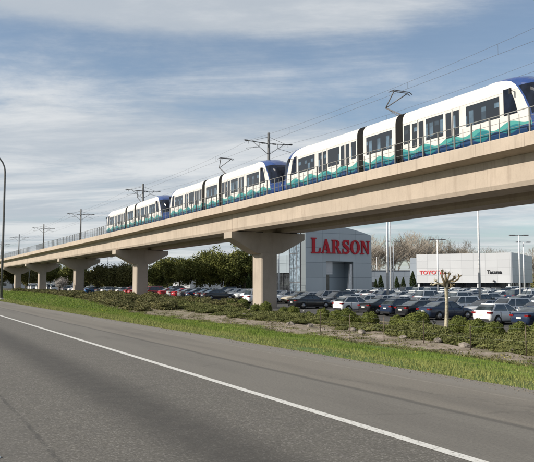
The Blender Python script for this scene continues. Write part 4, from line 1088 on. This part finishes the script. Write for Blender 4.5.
for i, (px, Z, k, m_) in enumerate([(366,186,.95,1),(374,190,.92,0),(382,200,1.0,1),(391,188,.9,2),(399,196,1.05,0),(407,190,1.,1),(415,195,1.07,2),(423,200,1.0,0),(431,210,.95,1),(440,235,1.,2),(449,240,.95,0),(458,245,.9,1),(470,262,.88,2),(482,268,.88,0),(494,272,.86,1),(508,275,.86,2),(522,280,.84,0),(536,284,.9,1),(288,190,.9,2),(296,196,.95,0),(303,200,.9,1)]):
    put_tree('bare_tree', bare[m_], px, Z, k*(1.1 if px < 436 else 1.3), 'leafless brown tree behind the low buildings, %s from the left' % nth([4,5,6,7,8,9,10,11,12,13,14,15,16,17,18,19,20,21,1,2,3][i]), 'leafless trees behind the showrooms')
# distant wood closing the horizon
dw = []
rnd = random.Random(3)
def dpt():
    a = rnd.uniform(-50, 50); d = rnd.uniform(420, 700); x, y = a, d
    ang = R(a) ; bx = 267
    X = math.tan(R(rnd.uniform(-32, 32)))*d; wx, wy = X*CA + d*SA, -X*SA + d*CA
    hmax = 9 + 4*noise.noise((X*.03, d*.01, 0)) + 2.5*noise.noise((X*.12, d*.02, 3)); return (wx, wy, rnd.uniform(-.5, hmax))
tag(link('distant_wood', leaf_cloud(26000, dpt, 2.6, M['evergreen2'], 'distant_wood')), 'far low wood along the horizon', 'wood', kind='stuff')
# columnar conifers
def conifer_mesh(seed):
    rnd = random.Random(seed)
    def pt():
        z = rnd.random(); r = .62*math.sin(PI*min(1, z*.62+.22))**.8*(1-z**4*.85); a = rnd.uniform(0,2*PI); q_ = r*(.45+.55*rnd.random()**.5)*(1+.15*math.sin(a*3+z*9)); return (q_*math.cos(a), q_*math.sin(a), .1+z*4.2)
    return leaf_cloud(4200, pt, .15, M['conifer'], 'crown')
cf = [conifer_mesh(1), conifer_mesh(2)]
ctr = MB().tube([(0,0,-.1),(0,0,3.)], [.07,.03], 6).mesh('trunk', M['bark'])
for i, (px, Z, k) in enumerate([(380.5,135,.88),(396.5,140,.82),(403,145,.8),(412.5,128,1.03),(375.5,140,.7),(249,118,.9)]):
    x, y = at(px, Z); t_ = thing('columnar_conifer', ['narrow dark conifer just right of the silver showroom','narrow dark conifer right of the tall pole pair','small narrow conifer midway along the low grey building','tallest narrow conifer at the left end of the white showroom','shortest narrow conifer against the silver showroom','narrow conifer beside the largest pier'][i], 'conifer', (x, y, lot_z(y)), 0, 'narrow conifers by the showrooms'); t_.scale = (k,k,k)
    link('crown', cf[i%2], t_); link('trunk', ctr, t_)
# pollarded tree
def pollard():
    x, y = at(445, 35.3); z = ground_z(x, y)
    t_ = thing('pollarded_tree', 'pale leafless pollarded tree with knobbly stubs on the bank', 'tree', (x, y, z), -ALPHA)
    tr = MB(); tr.tube([(.0,0,-.15),(-.01,0,.06),(.0,0,.25),(.03,0,.9),(.05,.02,1.6),(.03,0,2.2),(.05,0,2.5)], [.24,.165,.11,.092,.085,.085,.10], 12)
    for a in (0,1.2,2.3,3.4,4.5,5.5): tr.tube([(.1*math.cos(a),.1*math.sin(a),.16),(.32*math.cos(a),.32*math.sin(a),-.02),(.5*math.cos(a),.5*math.sin(a),-.12)], [.10,.07,.03], 6)
    tr.build('trunk', M['pale_bark'], t_)
    rnd = random.Random(9)
    def limb(pts, r0, dark):
        m = MB(); m.tube(pts, [lerp(r0, r0*.55, i/(len(pts)-1)) for i in range(len(pts))], 8)
        e = Vector(pts[-1])
        k = MB()
        for j in range(4):  # knobbly fist
            o = Vector((rnd.gauss(0,.035),rnd.gauss(0,.035),rnd.gauss(0,.03))); r = rnd.uniform(.03,.055)
            m.loft([[tuple(e+o+Vector((r*math.sin(ph)*math.cos(a), r*math.sin(ph)*math.sin(a), r*math.cos(ph)))) for a in [q_*PI/4 for q_ in range(8)]] for ph in (.2,.8,1.57,2.3,2.95)], smooth=True)
        for j in range(9):
            d = Vector((rnd.gauss(0,1),rnd.gauss(0,1),abs(rnd.gauss(0,1)))).normalized(); m.tube([tuple(e), tuple(e+d*rnd.uniform(.08,.22))], [.018,.007], 5)
        ob = m.build('limb', M['pale_bark'] if not dark else M['stub_bark'], t_)
    M['stub_bark'] = simple('dark_stub_bark', (.17,.135,.08), .9, 0, .35, 9)
    limb([(.03,0,2.35),(-.15,.05,2.48),(-.42,.1,2.50),(-.65,.1,2.42)], .07, False)
    limb([(.03,0,2.3),(-.10,-.1,2.6),(-.22,-.15,2.85),(-.2,-.15,3.1)], .07, True)
    limb([(.05,0,2.4),(.03,.05,2.75),(.0,.0,3.02)], .08, True)
    limb([(.05,0,2.4),(.2,.0,2.62),(.36,.05,2.66),(.48,.05,2.82)], .075, True)
    limb([(.2,.0,2.6),(.42,-.1,2.60),(.62,-.1,2.72),(.68,-.1,2.86)], .055, True)
    limb([(.05,0,2.45),(.18,.2,2.75),(.26,.25,2.98)], .06, True)
    limb([(.0,0,2.35),(-.3,-.2,2.45),(-.55,-.25,2.62)], .045, False)
    limb([(.03,0,2.2),(.2,-.15,2.3),(.3,-.2,2.42)], .045, True)
pollard()
sc.cycles.use_denoising = True
sc.cycles.max_bounces = 6
sc.render.film_transparent = False
